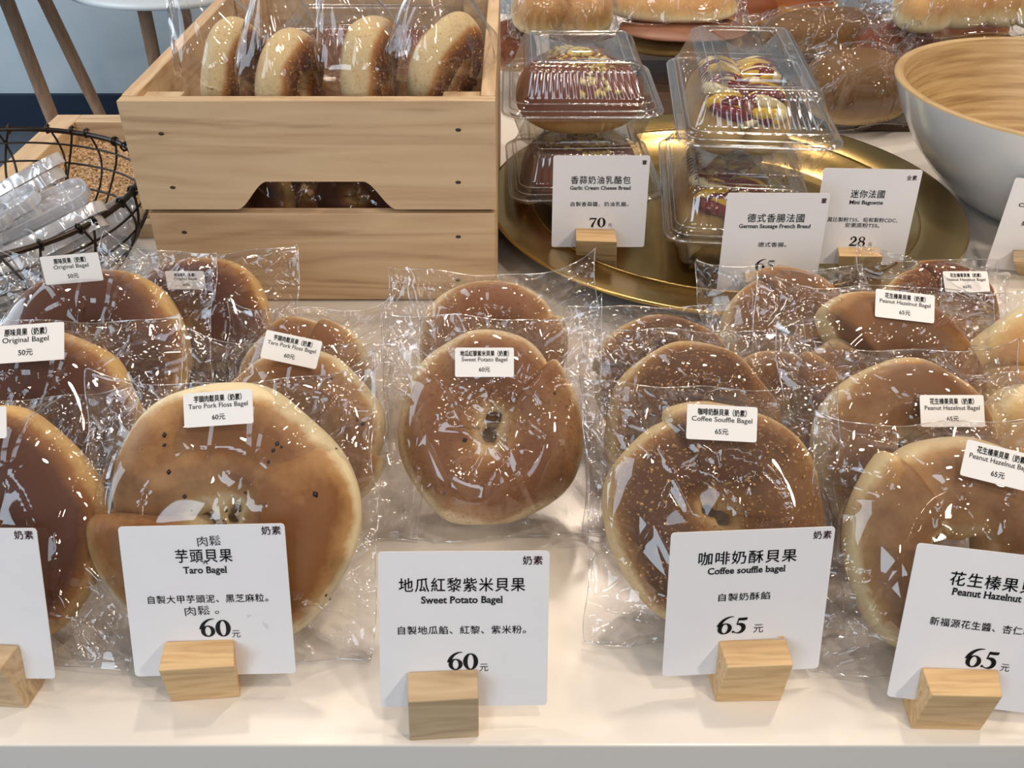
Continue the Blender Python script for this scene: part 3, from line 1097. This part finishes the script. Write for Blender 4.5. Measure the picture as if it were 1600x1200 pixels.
for (x0, x1, y0, y1, dx) in ((CX0 + .0125, CX0 + .044, CY0 + .0125, CY0 + .036, 1), (CX1 - .044, CX1 - .0125, CY0 + .0125, CY0 + .036, -1),
                             (CX0 + .0125, CX0 + .04, CY1 - .03, CY1 - .0002, 1), (CX1 - .04, CX1 - .0125, CY1 - .03, CY1 - .0002, -1)):
    z0, z1 = .011, CZ - .004
    bevel(obj('corner_post', mesh_of('corner_post', *sub(box(x0, x1, y0, y1, z0, z1)), False), M['pine_y'], cr), .0008)
for px, py in ((252, 209), (716, 203), (270, 293), (716, 285), (288, 363), (716, 370), (300, 430), (716, 438)):
    p = at_y(px, py, CY0)
    prof = [(0, .0006), (.0014, .0006), (.0019, 0), (.0019, -.001)]
    v, f = lathe(prof, 12)
    v = [(x * 1.3, -z, y * .8) for x, y, z in v]
    v = [Vector(q) + p - off for q in v]
    obj('nail_head', mesh_of('nail_head', v, f), M['nail'], cr)


# bagels standing in the crate, edge towards us
# the bags in the crate open upwards: built round the same axis, with a peak over the bagel
def peak_bag(label, c, R, th, peak, base_w, seed, yaw=0):
    rng = np.random.default_rng(seed)
    nu, nv = 64, 44
    V = []
    for j in range(nv):
        v = j / (nv - 1)
        z = -R * .95 + v * (R * .95 + peak[2])
        body = max(0, 1 - max(0, z - R * .45) / (peak[2] - R * .45)) ** .8 if z > R * .45 else 1
        wx = (th / 2 * 1.35 + .004) * body + .0035
        wy = (R * 1.12) * body + .012 * (1 - body)
        cx_ = peak[0] * (1 - body)
        cy_ = peak[1] * (1 - body)
        for i in range(nu):
            a = 2 * PI * i / nu
            fold = 1 + (.16 + .5 * (1 - body)) * (abs(((i * .31 + seed) % 1) - .5) - .25) + .06 * math.sin(7 * a + 9 * v + seed) + .05 * math.sin(13 * a - 14 * v)
            V.append((cx_ + math.copysign(abs(math.cos(a)) ** .7, math.cos(a)) * wx * fold, cy_ + math.copysign(abs(math.sin(a)) ** .8, math.sin(a)) * wy * (1 + .3 * (fold - 1)), z))
    F = grid_faces(nv, nu, False, True)
    o = obj('cellophane_bag', mesh_of('cellophane_bag', V, F), M['film'], None, frame(c, 0, math.radians(yaw)))
    return tag(o, label, 'bag')


CB = [(360, 112, .835, .047, 14, .040, (-.035, 0, .085), ('cheese crusted bagel standing on edge, leftmost in the crate', 'peaked clear bag leftmost in the crate')),
      (452, 130, .825, .046, 18, .040, (-.005, 0, .085), ('cheese crusted bagel standing on edge, second from left in the crate', 'peaked clear bag second from left in the crate')),
      (574, 118, .830, .049, 10, .044, (-.025, 0, .09), ('cheese crusted bagel standing on edge, third from left in the crate', 'peaked clear bag third from left in the crate')),
      (692, 106, .835, .050, 26, .042, (-.006, 0, .08), ('cheese crusted bagel leaning right, rightmost in the crate', 'clear bag of the rightmost crate bagel'))]
for i, (px, py, Y, R, yaw, th, pk, lab) in enumerate(CB):
    c = at_y(px, py, Y)
    lean = (12, 8, 6, 20)[i]
    Mx = frame(c) @ Matrix.Rotation(math.radians(-yaw), 4, 'Z') @ Matrix.Rotation(math.radians(90 + lean), 4, 'Y')
    me = bagel_mesh(R, R * .96, th, .12, 1.0, .3, 300 + i, wob_amp=.03)
    co = np.array([v.co[:] for v in me.vertices])
    bk = smooth(np.abs(co[:, 2]) / (th / 2), .40, .95)
    me.attributes['bake'].data.foreach_set('value', bk.astype(np.float32))
    o = tag(obj('bagel', me, M['b_cheese'], None, Mx), lab[0], 'bagel')
    scatter(me, 260, i, .0011, M['crumb'], 'crumb_topping', parent=o, flat=.8, long=1.2, pred=lambda P, th=th: np.abs(P[:, 2]) > th * .3)
    peak_bag(lab[1], c, R, th, pk, 0, 40 + i, -yaw)
# lower layer in the crate, glimpsed through the hand hole
for i, (x, lab) in enumerate(((-.250, 'low bagel in the crate behind the left end of the hand hole'), (-.195, 'low bagel in the crate seen through the left of the hand hole'),
                              (-.140, 'low bagel in the crate seen through the right of the hand hole'), (-.085, 'low bagel in the crate behind the right end of the hand hole'))):
    c = Vector((x, .838 + .012 * (i % 2), .070))
    Mx = frame(c, math.radians(80), math.radians(25 if i % 2 else -20))
    me = bagel_mesh(.052, .052, .040, .08, 1.0, .3, 330 + i)
    tag(obj('bagel', me, M['b_orig'], None, Mx), lab, 'bagel')
    bag('clear bag of the ' + lab.replace('low bagel in the crate', 'low bagel').replace('of the hand hole', 'of the hole'), Mx, .052, .052, .040, .08, wx=.058, y0=-.055, y1=.056, seed=50 + i, n=56, floor=.012)


# ------------------------------------------------------------------ clear clamshell boxes
def rr_loop(hx, hy, r, N, rib=0.0, nrib=90, z=0.0):
    r = min(r, hx * .98, hy * .98)
    segs = []
    per = 4 * (hx + hy - 2 * r) + 2 * PI * r
    out = []
    sx, sy = 2 * (hx - r), 2 * (hy - r)
    q = PI * r / 2
    for k in range(N):
        s_ = per * k / N
        rest = s_
        for (kind, ln, data) in (('l', sy, (hx, -hy + r, 0, 1)), ('a', q, (hx - r, hy - r, 0)), ('l', sx, (hx - r, hy, -1, 0)), ('a', q, (-hx + r, hy - r, 90)),
                                 ('l', sy, (-hx, hy - r, 0, -1)), ('a', q, (-hx + r, -hy + r, 180)), ('l', sx, (-hx + r, -hy, 1, 0)), ('a', q, (hx - r, -hy + r, 270))):
            if rest <= ln:
                break
            rest -= ln
        if kind == 'l':
            x, y, dx, dy = data
            p = (x + dx * rest, y + dy * rest)
            nrm = (dy, -dx)
        else:
            a = math.radians(data[2]) + rest / r
            nrm = (math.cos(a), math.sin(a))
            p = (data[0] + r * nrm[0], data[1] + r * nrm[1])
        d = rib * (1 if (k * nrib / N) % 1 < .5 else -1)
        out.append((p[0] + nrm[0] * d, p[1] + nrm[1] * d, z))
    return out


def shell(hx, hy, prof, N=300, r=.02, nrib=75):
    V = []
    for ins, z, rb in prof:
        V += rr_loop(hx - ins, hy - ins, max(r - ins * .6, .004), N, rb * .00035, nrib, z)
    F = grid_faces(len(prof), N, False, True)
    n = len(prof)
    V.append((0, 0, prof[-1][1]))
    c = len(V) - 1
    F += [((n - 1) * N + k, (n - 1) * N + (k + 1) % N, c) for k in range(N)]
    return V, F


def clamshell(label, M_, hx, hy, hb=.036, hl=.044):
    t = thing('clamshell_box', label, 'box', M_)
    lid = [(0, -.0035, 0), (0, .001, 0), (.0015, .0025, 0), (.007, .0025, 0), (.0075, .008, 0), (.0095, .0095, 0), (.011, .011, 1), (.013, .016, .15), (.0205, hl * .80, .15), (.0215, hl * .86, 2.6), (.0235, hl * .91, 2.6),
           (.028, hl * .97, 1), (.032, hl, .0), (.035, hl, 0), (.037, hl - .0025, 0), (.039, hl - .003, 0)]
    base = [(.0008, .0, 0), (.007, -.0008, 0), (.0085, -.006, 0), (.011, -.0085, 0), (.012, -.011, .5), (.019, -hb * .9, .5), (.023, -hb, .4), (.028, -hb + .001, 0)]
    obj('lid', mesh_of('lid', *shell(hx, hy, lid)), M['clear'], t)
    obj('base', mesh_of('base', *shell(hx, hy, base)), M['clear'], t)
    parts = [tube(rr_loop(hx - i_, hy - i_, .02 - i_ * .6, 90, 0, 1, z_), r_, 6, True) for i_, z_, r_ in ((0, .0, .0011), (.0072, .0035, .0007), (.0100, .0098, .0006), (.0285, hl * .97, .0007), (.0375, hl - .002, .0005))]
    obj('rolled_rim', mesh_of('rolled_rim', *join(parts)), M['bead'], t)['kind'] = 'stuff'
    return t


def dome(rx, ry, rz, seed=0, nu=72, nv=30, e=.8, flat=.35, bump_=.02, bake_lo=-.15, bake_hi=.55):
    rng = np.random.default_rng(seed)
    u = np.linspace(0, 2 * PI, nu, endpoint=False)
    v = np.linspace(-PI / 2, PI / 2, nv)
    U, Vv = np.meshgrid(u, v, indexing='ij')
    cu = np.sign(np.cos(U)) * np.abs(np.cos(U)) ** e
    su = np.sign(np.sin(U)) * np.abs(np.sin(U)) ** e
    cvv = np.abs(np.cos(Vv)) ** .8
    z = np.sin(Vv)
    z = np.where(z < 0, z * flat, z)
    w = 1 + bump_ * (np.sin(3 * U + rng.uniform(0, 6)) + np.sin(2 * U + 3 * Vv + rng.uniform(0, 6)))
    P = np.stack([cu * cvv * rx * w, su * cvv * ry * w, z * rz * (1 + bump_ * np.sin(4 * U + rng.uniform(0, 6)) * np.cos(Vv))], -1)
    me = mesh_of('bread', P.reshape(-1, 3), grid_faces(nu, nv, True, False))
    bake = smooth(np.sin(Vv), bake_lo, bake_hi)
    at = me.attributes.new('bake', 'FLOAT', 'POINT')
    at.data.foreach_set('value', bake.reshape(-1).astype(np.float32))
    return me


TZ = .0065       # tray floor
# garlic cream cheese bread: two stacked boxes at the left of the tray
for k, (z, cx_, cy_, yw, lab, lab2) in enumerate(((TZ + .038, .073, .965, 2, 'lower clear clamshell box behind the Garlic Cream Cheese Bread card', 'dark garlic bun in the lower box behind its card'),
                                       (TZ + .038 + .083, .068, .968, 0, 'upper clear clamshell box of garlic bread, on top of the left pair', 'brown garlic bun strewn with cheese bits in the upper left box'))):
    Mb = frame(Vector((cx_, cy_, z)), 0, math.radians(yw))
    clamshell(lab, Mb, .0775, .082)
    me = dome(.063, .066, .041, 5 + k, flat=.80, e=.8, bake_lo=-.5, bake_hi=.25)
    bb = tag(obj('garlic_bread', me, M['b_garlic'], None, Mb @ Matrix.Translation((0, 0, -.004))), lab2, 'bread')
    rng = np.random.default_rng(k)
    scatter(me, 130, 77 + k, .0032, M['crumb_pale'], 'cheese_bits', parent=bb, flat=.6, long=1.6,
            pred=lambda P: (P[:, 2] > .016) & (np.abs(P[:, 0] + P[:, 1] * .35 + .004) < .016 + .01 * np.sin(P[:, 1] * 180)) & (P[:, 1] < .04))
    scatter(me, 40, 79 + k, .0028, M['crumb_pale'], 'cheese_bits', parent=bb, flat=.6, long=1.6,
            pred=lambda P: (P[:, 2] > .018) & (np.abs(P[:, 1] + .012) < .010) & (np.abs(P[:, 0]) < .036))


clamshell('clear clamshell box lying inside the crate at its back', frame(Vector((-.150, 1.03, .140))), .105, .075)
bb = tag(obj('garlic_bread', dome(.085, .055, .036, 31, flat=.8), M['b_garlic'], None, frame(Vector((-.150, 1.03, .136)))), 'dark bread in the clear box at the back of the crate', 'bread')

# sausage bread: two stacked long boxes
def sausage_bread(label, Mb, seed):
    t = thing('sausage_bread', label, 'bread', Mb)
    hw, hl_ = .040, .085
    for sx in (-1, 1):
        me = dome(.028, hl_, .036, seed + sx, e=.8, flat=.8, bake_lo=.0, bake_hi=1.0)
        obj('loaf_half', me, M['b_loaf'], t, Matrix.Translation((sx * .020, 0, 0)) @ Matrix.Rotation(math.radians(-sx * 8), 4, 'Y'))
    pts = [(.002 * math.sin(y * 60), y, .022 + .002 * math.cos(y * 50)) for y in np.linspace(-.078, .078, 24)]
    rad = [.0115 * min(1, math.sqrt(max(0.02, 1 - (abs(p[1]) / .0785) ** 8))) for p in pts]
    obj('sausage', mesh_of('sausage', *tube(pts, rad, 16)), M['sausage'], t)
    rng = np.random.default_rng(seed)
    for nm, mt, ph, n_, rr, zz in (('melted_cheese', 'mayo', .0, 5, .0052, .0315), ('mustard', 'mustard', .9, 9, .0050, .0345), ('ketchup', 'ketchup', 2.2, 8, .0056, .0355)):
        pts = []
        rad = []
        N = 220
        for i in range(N):
            u = i / (N - 1)
            y = -.080 + .150 * u
            x = .031 * math.sin(u * n_ * PI + ph) + .003 * math.sin(u * 40 + seed)
            top = .034 * math.sqrt(max(0.05, 1 - (abs(abs(x) - .02) / .03) ** 2)) * math.sqrt(max(.1, 1 - (y / .087) ** 2)) + .003
            pts.append((x, y + .004 * math.sin(u * 70), max(top, zz * .35)))
            rad.append(rr * (1 + .25 * math.sin(u * 55 + seed)))
        obj(nm, mesh_of(nm, *tube(pts, rad, 8)), M[mt], t)
    return t


for k, (z, cx_, cy_, yw, tl, lab, lab2) in enumerate((
        (TZ + .038, .226, .915, -6, 0, 'lower clear clamshell box behind the German Sausage French Bread card', 'sausage bread in the lower box behind the sausage card'),
        (TZ + .038 + .083, .232, .938, -5, 0, 'upper clear clamshell box of sausage bread, in the tray centre', 'sausage bread with ketchup and mustard zigzags in the upper box'))):
    Mb = frame(Vector((cx_, cy_, z)), math.radians(tl), math.radians(yw))
    clamshell(lab, Mb, .073, .128)
    sausage_bread(lab2, Mb @ Matrix.Translation((-.012, -.020, -.004)), 4 + k)

# ------------------------------------------------------------------ brass tray
TR = thing('brass_tray', 'large round brushed brass tray with wide flat rim', 'tray', Matrix.Translation((.215, .918, 0)))
prof = [(0, .0055), (.150, .0055), (.158, .0060), (.164, .0085), (.170, .0090), (.188, .0265), (.1935, .0300), (.195, .0312), (.2360, .0345), (.2388, .0345), (.2395, .0330), (.238, .0318), (.197, .0285), (.1925, .0265),
        (.173, .0060), (.160, .0030), (.150, .0010), (0, .0010)]
obj('tray_body', mesh_of('tray_body', *lathe(prof, 160)), M['brass'], TR)
pts = [(.1945 * math.cos(a), .1945 * math.sin(a), .0314) for a in np.linspace(0, 2 * PI, 120, endpoint=False)]
obj('rim_bead', mesh_of('rim_bead', *tube(pts, .0009, 8, True)), M['brass'], TR)

# cards on the tray
DN['z'] = TZ
s = block('small card block in the tray holding the garlic bread card', (900, 425), (963, 428), (900, 376), (964, 378), (899, 356), (960, 358), M['block'], hgt=.045, deep=.030)
T = card_in(s, 0, .12, .0, -.0, .0035, .0185)
LS = lines_std('香蒜奶油乳酪包', .054, 'Garlic Cream Cheese Bread', .055, '自製香蒜醬、奶油乳酪。', .053, ty=.0640, ey=.0568, sy=.0415, th=.0078, eh=.0048, sh=.0046)
card('small white card reading Garlic Cream Cheese Bread, 70', T, LS, price('70', -.0015, .0240, .0090) + [text('元', .0105, .0215, .0042)], ('葷', .0385, .0800, .0045), w=.0865, h=.0862)
s = block('small card block in the tray holding the Mini Baguette card', (1311, 447), (1369, 447), (1311, 400), (1380, 401), (1309, 386), (1371, 386), M['block'], hgt=.040, deep=.030)
T = card_in(s, 0, .16, .04, -.035, .001, .0165)
LS = lines_std('迷你法國', .0305, 'Mini Baguette', .0305, '莫比製粉T55、昭和製粉CDC、', .064, tx=-.001, ty=.0650, ey=.0575, sy=.0415, th=.0078, eh=.0048, sh=.0046) \
    + [('安東底粉T55。', -.0005, .0365, .0046, dict(width=.0315, bold=.006))]
card('small white card reading Mini Baguette, 28', T, LS, price('28', -.002, .0215, .0090) + [text('元', .0100, .0190, .0042)], ('全素', .0355, .0800, .0046), w=.088, h=.0872)
s = block('small card block hidden in front of the German sausage card', (1165, 490), (1228, 490), (1165, 440), (1230, 440), (1163, 424), (1226, 424), M['block2'], hgt=.040, deep=.030)
T = card_in(s, 0, .14, .02, -.012, .0035, .0190)
LS = lines_std('德式香腸法國', .0485, 'German Sausage French Bread', .0610, '德式香腸。', .0245, ty=.0665, ey=.0595, sy=.0430, th=.0080, eh=.0048, sh=.0046)
card('small white card reading German Sausage French Bread, 65', T, LS, price('65', -.004, .0240, .0098, .12), ('葷', .0385, .0815, .0048), w=.0865, h=.088)
DN['z'] = 0
s = block('card block at the right edge below the white bowl', (1590, 430), (1650, 433), (1583, 408), (1648, 410), (1583, 390), (1646, 392), M['block2'], hgt=.026, deep=.026)
T = card_in(s, 0, .16, -.02, -.10, .005, .022)
card('white card cut by the right edge below the bowl', T, [('Cranberry Cheese', -.007, .063, .0050, dict(width=.052, bold=.022, serif=True)), ('蔓越莓乳酪', 0, .071, .008, dict(width=.04)),
     ('蔓越莓、乳酪。', 0, .046, .0048, dict(width=.05))], [], None, w=.0885, h=.0872)

# ------------------------------------------------------------------ bowl
BO = thing('salad_bowl', 'big bamboo bowl lacquered white outside', 'bowl', Matrix.Translation((.570, .966, 0)))
prof = [(0, .004), (.060, .004), (.066, 0), (.070, .001), (.092, .016), (.118, .038), (.142, .066), (.160, .096), (.1725, .126), (.1740, .1300)]
obj('outer_shell', mesh_of('outer_shell', *lathe(prof, 128)), M['bowl_white'], BO)
inn = [(.1740, .1300), (.1735, .1318), (.1705, .1326), (.1660, .1318)]
outp = [(.070, .012), (.092, .024), (.116, .045), (.136, .071), (.153, .100), (.1645, .1295)]
ip = []
N = 15
for i in range(N, -1, -1):
    u = i / N * (len(outp) - 1)
    a = min(int(u), len(outp) - 2)
    w_ = u - a
    r_, z_ = [outp[a][q] * (1 - w_) + outp[a + 1][q] * w_ for q in (0, 1)]
    ip.append((r_ + .0004, z_ + .0010))
    ip.append((r_ - .0013, z_ - .0034))
prof = inn + ip + [(.05, .010), (0, .010)]
obj('bamboo_lining', mesh_of('bamboo_lining', *lathe(prof, 128)), M['bamboo'], BO)

# ------------------------------------------------------------------ wooden tray with cork grains
WT = thing('wooden_tray', 'pine tray of cork grains left of the crate', 'tray', Matrix.Translation((-.56, .885, 0)))
o_ = Vector((-.56, .885, 0))
x0, x1, y0, y1 = -.562, -.3225, .888, 1.160
for vf, mt in ((box(x0, x0 + .030, y0, y1, 0.0, .032), 'pine_y'), (box(x0 + .0302, x1, y1 - .026, y1, 0, .032), 'pine'), (box(x0 + .0302, x1, y0, y0 + .014, 0, .016), 'pine'),
               (box(x1 - .010, x1, y0 + .0142, y1 - .0262, 0, .024), 'pine_y')):
    bevel(obj('tray_rail', mesh_of('tray_rail', *sub(vf, o_), False), M[mt], WT), .001)
obj('tray_bottom', mesh_of('tray_bottom', *sub(box(x0 + .030, x1 - .010, y0 + .014, y1 - .026, .001, .005), o_), False), M['pine_y'], WT)
rng = np.random.default_rng(3)
parts = []
oct_ = np.array([(1, 0, 0), (0, 1, 0), (-1, 0, 0), (0, -1, 0), (0, 0, 1), (0, 0, -1)], float)
oF = [(0, 1, 4), (1, 2, 4), (2, 3, 4), (3, 0, 4), (1, 0, 5), (2, 1, 5), (3, 2, 5), (0, 3, 5)]
for i in range(9000):
    p = np.array([rng.uniform(x0 + .033, x1 - .012), rng.uniform(y0 + .017, y1 - .029), .006 + abs(rng.normal()) * .0022])
    R_ = np.linalg.qr(rng.normal(size=(3, 3)))[0]
    parts.append((p - np.array(o_) + (oct_ * rng.uniform(.0012, .0030) * np.array([1.2, 1, .7])) @ R_.T, oF))
me = mesh_of('cork_grains', *join(parts), False)
o = obj('cork_grains', me, M['cork'], WT)
o['kind'] = 'stuff'

# ------------------------------------------------------------------ wire basket
BC = Vector((-.478, .775, 0))
BK = thing('wire_basket', 'round dark wire basket holding the clear tongs', 'basket', Matrix.Translation(BC))


def bas_r(z):
    u = z / .103
    return .088 + .064 * math.sin(min(1, u * 1.12) * PI / 2) - .006 * max(0, u - .75) * 4 * .5


def ringpts(z, n=96, wv=0.0):
    return [((bas_r(z)) * math.cos(a) * (1 + wv * math.sin(3 * a)), bas_r(z) * math.sin(a) * (1 + wv * math.cos(2 * a)), z + wv * .1 * math.sin(4 * a)) for a in np.linspace(0, 2 * PI, n, endpoint=False)]


obj('rim_wire', mesh_of('rim_wire', *tube(ringpts(.103, 96, .012), .0026, 8, True)), M['wire'], BK)
for z in (.003, .028, .050, .070, .088):
    obj('ring_wire', mesh_of('ring_wire', *tube(ringpts(z, 96, .01), .0011, 6, True)), M['wire'], BK)
nW = 34
for i in range(nW):
    a = 2 * PI * i / nW + .05 * math.sin(i * 2.3)
    pts = []
    for j in range(15):
        z = .002 + .1035 * j / 14
        aa = a + (.10 if i % 2 else -.07) * math.sin(j / 14 * PI)
        pts.append(((bas_r(z) + .0012) * math.cos(aa), (bas_r(z) + .0012) * math.sin(aa), z))
    # wrapped round the rim
    rr_ = bas_r(.103)
    for k in range(7):
        b = PI * .9 - k * PI / 3.3
        pts.append(((rr_ + .0042 * -math.cos(b)) * math.cos(a), (rr_ + .0042 * -math.cos(b)) * math.sin(a), .103 + .0042 * math.sin(b)))
    obj('upright_wire', mesh_of('upright_wire', *tube(pts, .00115, 6)), M['wire'], BK)
obj('base_mesh', mesh_of('base_mesh', *join([tube([(-.085 * math.cos(t_), -.085 * math.sin(t_), .003), (.085 * math.cos(t_), .085 * math.sin(t_), .003)], .0011, 6) for t_ in np.linspace(0, PI, 7, endpoint=False)])), M['wire'], BK)['kind'] = 'stuff'


# clear bread tongs, handles up
def bar(w, h, L_, wall=.0016, n=14):
    """U shaped clear channel with a rounded, raised end; runs along +x from 0 to L"""
    V, F = [], []
    out = []
    hw = w / 2
    # solid slab body with rounded end in plan
    pl = [(0, -hw), (L_ - hw, -hw)] + [(L_ - hw + hw * math.cos(a) ** 1 * 1.0, hw * math.sin(a)) for a in np.linspace(-PI / 2, PI / 2, n)[1:-1]] + [(L_ - hw, hw), (0, hw)]
    m = len(pl)

    def inset(p, d):
        x, y = p
        s_ = (hw - d) / hw
        return (min(x, L_ - hw) + (x - min(x, L_ - hw)) * s_, y * s_)
    rings = [(0.0, 0.0), (.0, h), (wall, h), (wall, h * .35), (wall + .003, h * .3)]
    for d, z in rings:
        for p in pl:
            q = inset(p, d)
            V.append((q[0], q[1], z))
    for k in range(len(rings) - 1):
        for i in range(m):
            F.append((k * m + i, k * m + (i + 1) % m, (k + 1) * m + (i + 1) % m, (k + 1) * m + i))
    F.append(tuple(range(m))[::-1])
    F.append(tuple((len(rings) - 1) * m + i for i in range(m)))
    return V, F


TG = [((98, 246), .128, 28, 20), ((138, 292), .118, 30, 16), ((166, 322), .108, 30, 18), ((216, 318), .085, 34, 20), ((60, 300), .122, 27, 20), ((110, 345), .098, 32, 14),
      ((60, 372), .092, 30, 16), ((20, 330), .112, 25, 16), ((150, 372), .070, 34, 12), ((205, 378), .050, 36, 10), ((15, 395), .086, 30, 12)]
where = ['topmost, its rounded end nearest the basket rim back', 'second highest in the pile', 'third along the basket rim', 'lying lowest against the crate side', 'under the topmost one',
         'in the middle of the pile', 'near the front rim', 'at the left picture edge, upper', 'behind the front rim wires', 'against the front right wires', 'at the left picture edge, lower']
for i, (pp, z, az, el) in enumerate(TG):
    end = at_z(*pp, z)
    th_ = math.radians(az)
    ph = math.radians(el)
    Ln = min(.20, (z - .012) / math.sin(ph))
    Mx = Matrix.Translation(end) @ Matrix.Rotation(th_, 4, 'Z') @ Matrix.Rotation(-ph, 4, 'Y') @ Matrix.Rotation(math.radians((-25, 15, -35, 30, 5, -15, 20, 10, -20, 25, -5)[i]), 4, 'X') @ Matrix.Translation((-Ln, 0, -.004))
    t = thing('bread_tongs', 'clear bread tongs in the wire basket, ' + where[i], 'tongs', Mx)
    v, f = bar(.027, .0095, Ln)
    obj('arm', mesh_of('arm', v, f, False), M['acrylic'], t)
    obj('arm', mesh_of('arm', [(x * .97, y, -z_ - .0012) for x, y, z_ in v], [q[::-1] for q in f], False), M['acrylic'], t)
    rib = box(.02, Ln - .03, -.0008, .0008, .0024, .0065)
    obj('grip_rib', mesh_of('grip_rib', *rib, False), M['acrylic'], t)


sb = thing('shade_board', 'dark board put in for the shaded area under the loaves behind the brass tray', 'board', Matrix.Translation((.4, 1.4, 0)))  # added dark slab in place of the shadowed area under the loaves
bevel(obj('shade_plank', mesh_of('shade_plank', *box(-.34, -.002, -.215, .2, 0, .012), False), M['shade_wood'], sb), .002)
bevel(obj('shade_plank', mesh_of('shade_plank', *box(.002, .40, -.215, .2, 0, .012), False), M['shade_wood'], sb), .002)
# ------------------------------------------------------------------ breads behind the tray
def far_bread(name, px, py, z, rx, ry, rz, yaw, mat, label, baglabel, seed, bagk=None, tilt=0, e=.85):
    c = at_z(px, py, z)
    Mx = frame(c, math.radians(tilt), math.radians(yaw))
    me = dome(rx, ry, rz, seed, e=e, flat=.6)
    o = tag(obj(name, me, M[mat], None, Mx), label, 'bread')
    if baglabel:
        k = dict(rx=rx, ry=ry, th=rz * 2, hole=.05, wx=rx * 1.12, y0=-ry * 1.12, y1=ry * 1.15, seed=seed, crease=2.4, n=80, floor=.0015)
        k.update(bagk or {})
        bag(baglabel, Mx, **k)
    return o


far_bread('bread_loaf', 1335, 140, .045, .072, .052, .045, 8, 'b_loaf', 'smooth brown loaf behind the tray, left of the white bowl', 'shiny clear bag round the brown loaf by the bowl', 61, tilt=30)
far_bread('bread_loaf', 1290, 52, .060, .098, .045, .030, 10, 'b_loaf', 'long tan loaf lying behind the sausage boxes', 'clear bag of the long tan loaf behind the sausage boxes', 62, tilt=15)
far_bread('bread_loaf', 1395, 72, .052, .060, .040, .028, 14, 'b_garlic', 'dark brown loaf just above the white bowl rim', 'clear bag of the dark loaf above the bowl', 63, tilt=10)
far_bread('bread_loaf', 1060, 62, .050, .092, .045, .026, -2, 'b_loaf', 'lower roll of the filled pair behind the garlic box', None, 64, tilt=8)
far_bread('ham_slice', 1068, 45, .078, .088, .042, .007, -2, 'ham', 'pink filling between the two rolls behind the garlic box', None, 65, tilt=8)
far_bread('bread_loaf', 1050, 10, .098, .094, .045, .024, -3, 'b_pale', 'upper golden roll of the filled pair at the top edge', 'clear bag folded round the filled pair at the top edge', 66, tilt=8, bagk=dict(th=.075))
far_bread('bread_bun', 845, 18, .110, .040, .034, .034, 5, 'b_pale', 'small golden bun behind the upper garlic box, left', 'peaked clear bag behind the upper garlic box, left', 67, tilt=35)
far_bread('bread_bun', 912, 22, .105, .040, .034, .032, -5, 'b_pale', 'small golden bun behind the upper garlic box, right', 'clear bag behind the upper garlic box, right', 68, tilt=30)
far_bread('bread_bun', 800, 75, .06, .034, .04, .03, 0, 'b_garlic', 'reddish bun squeezed between crate and garlic boxes', 'clear bag between the crate and the garlic boxes', 69, tilt=30)
for i, (px, py) in enumerate(((1440, 18), (1500, 12), (1560, 8), (1620, 12))):
    far_bread('bread_bun', px, py, .105, .040, .036, .036, 0, 'b_pale', 'pale bun in the row above the bowl, ' + ('leftmost', 'second from left', 'third from left', 'rightmost')[i],
              'shiny clear bag over the row of pale buns' if i == 1 else None, 70 + i, tilt=20, bagk=dict(rx=.12, ry=.05, wx=.135, y0=-.065, y1=.06, th=.085) if i == 1 else None)
for i, (px, py, rx) in enumerate(((1150, 20, .07), (1480, 45, .09), (1245, 2, .07))):
    far_bread('bread_loaf', px, py, .03, rx, .05, .035, 0, 'b_garlic', ('dark loaf in shade above the sausage box', 'dark loaf in shade under the row of pale buns', 'dark loaf in shade at the top edge')[i], None, 80 + i)
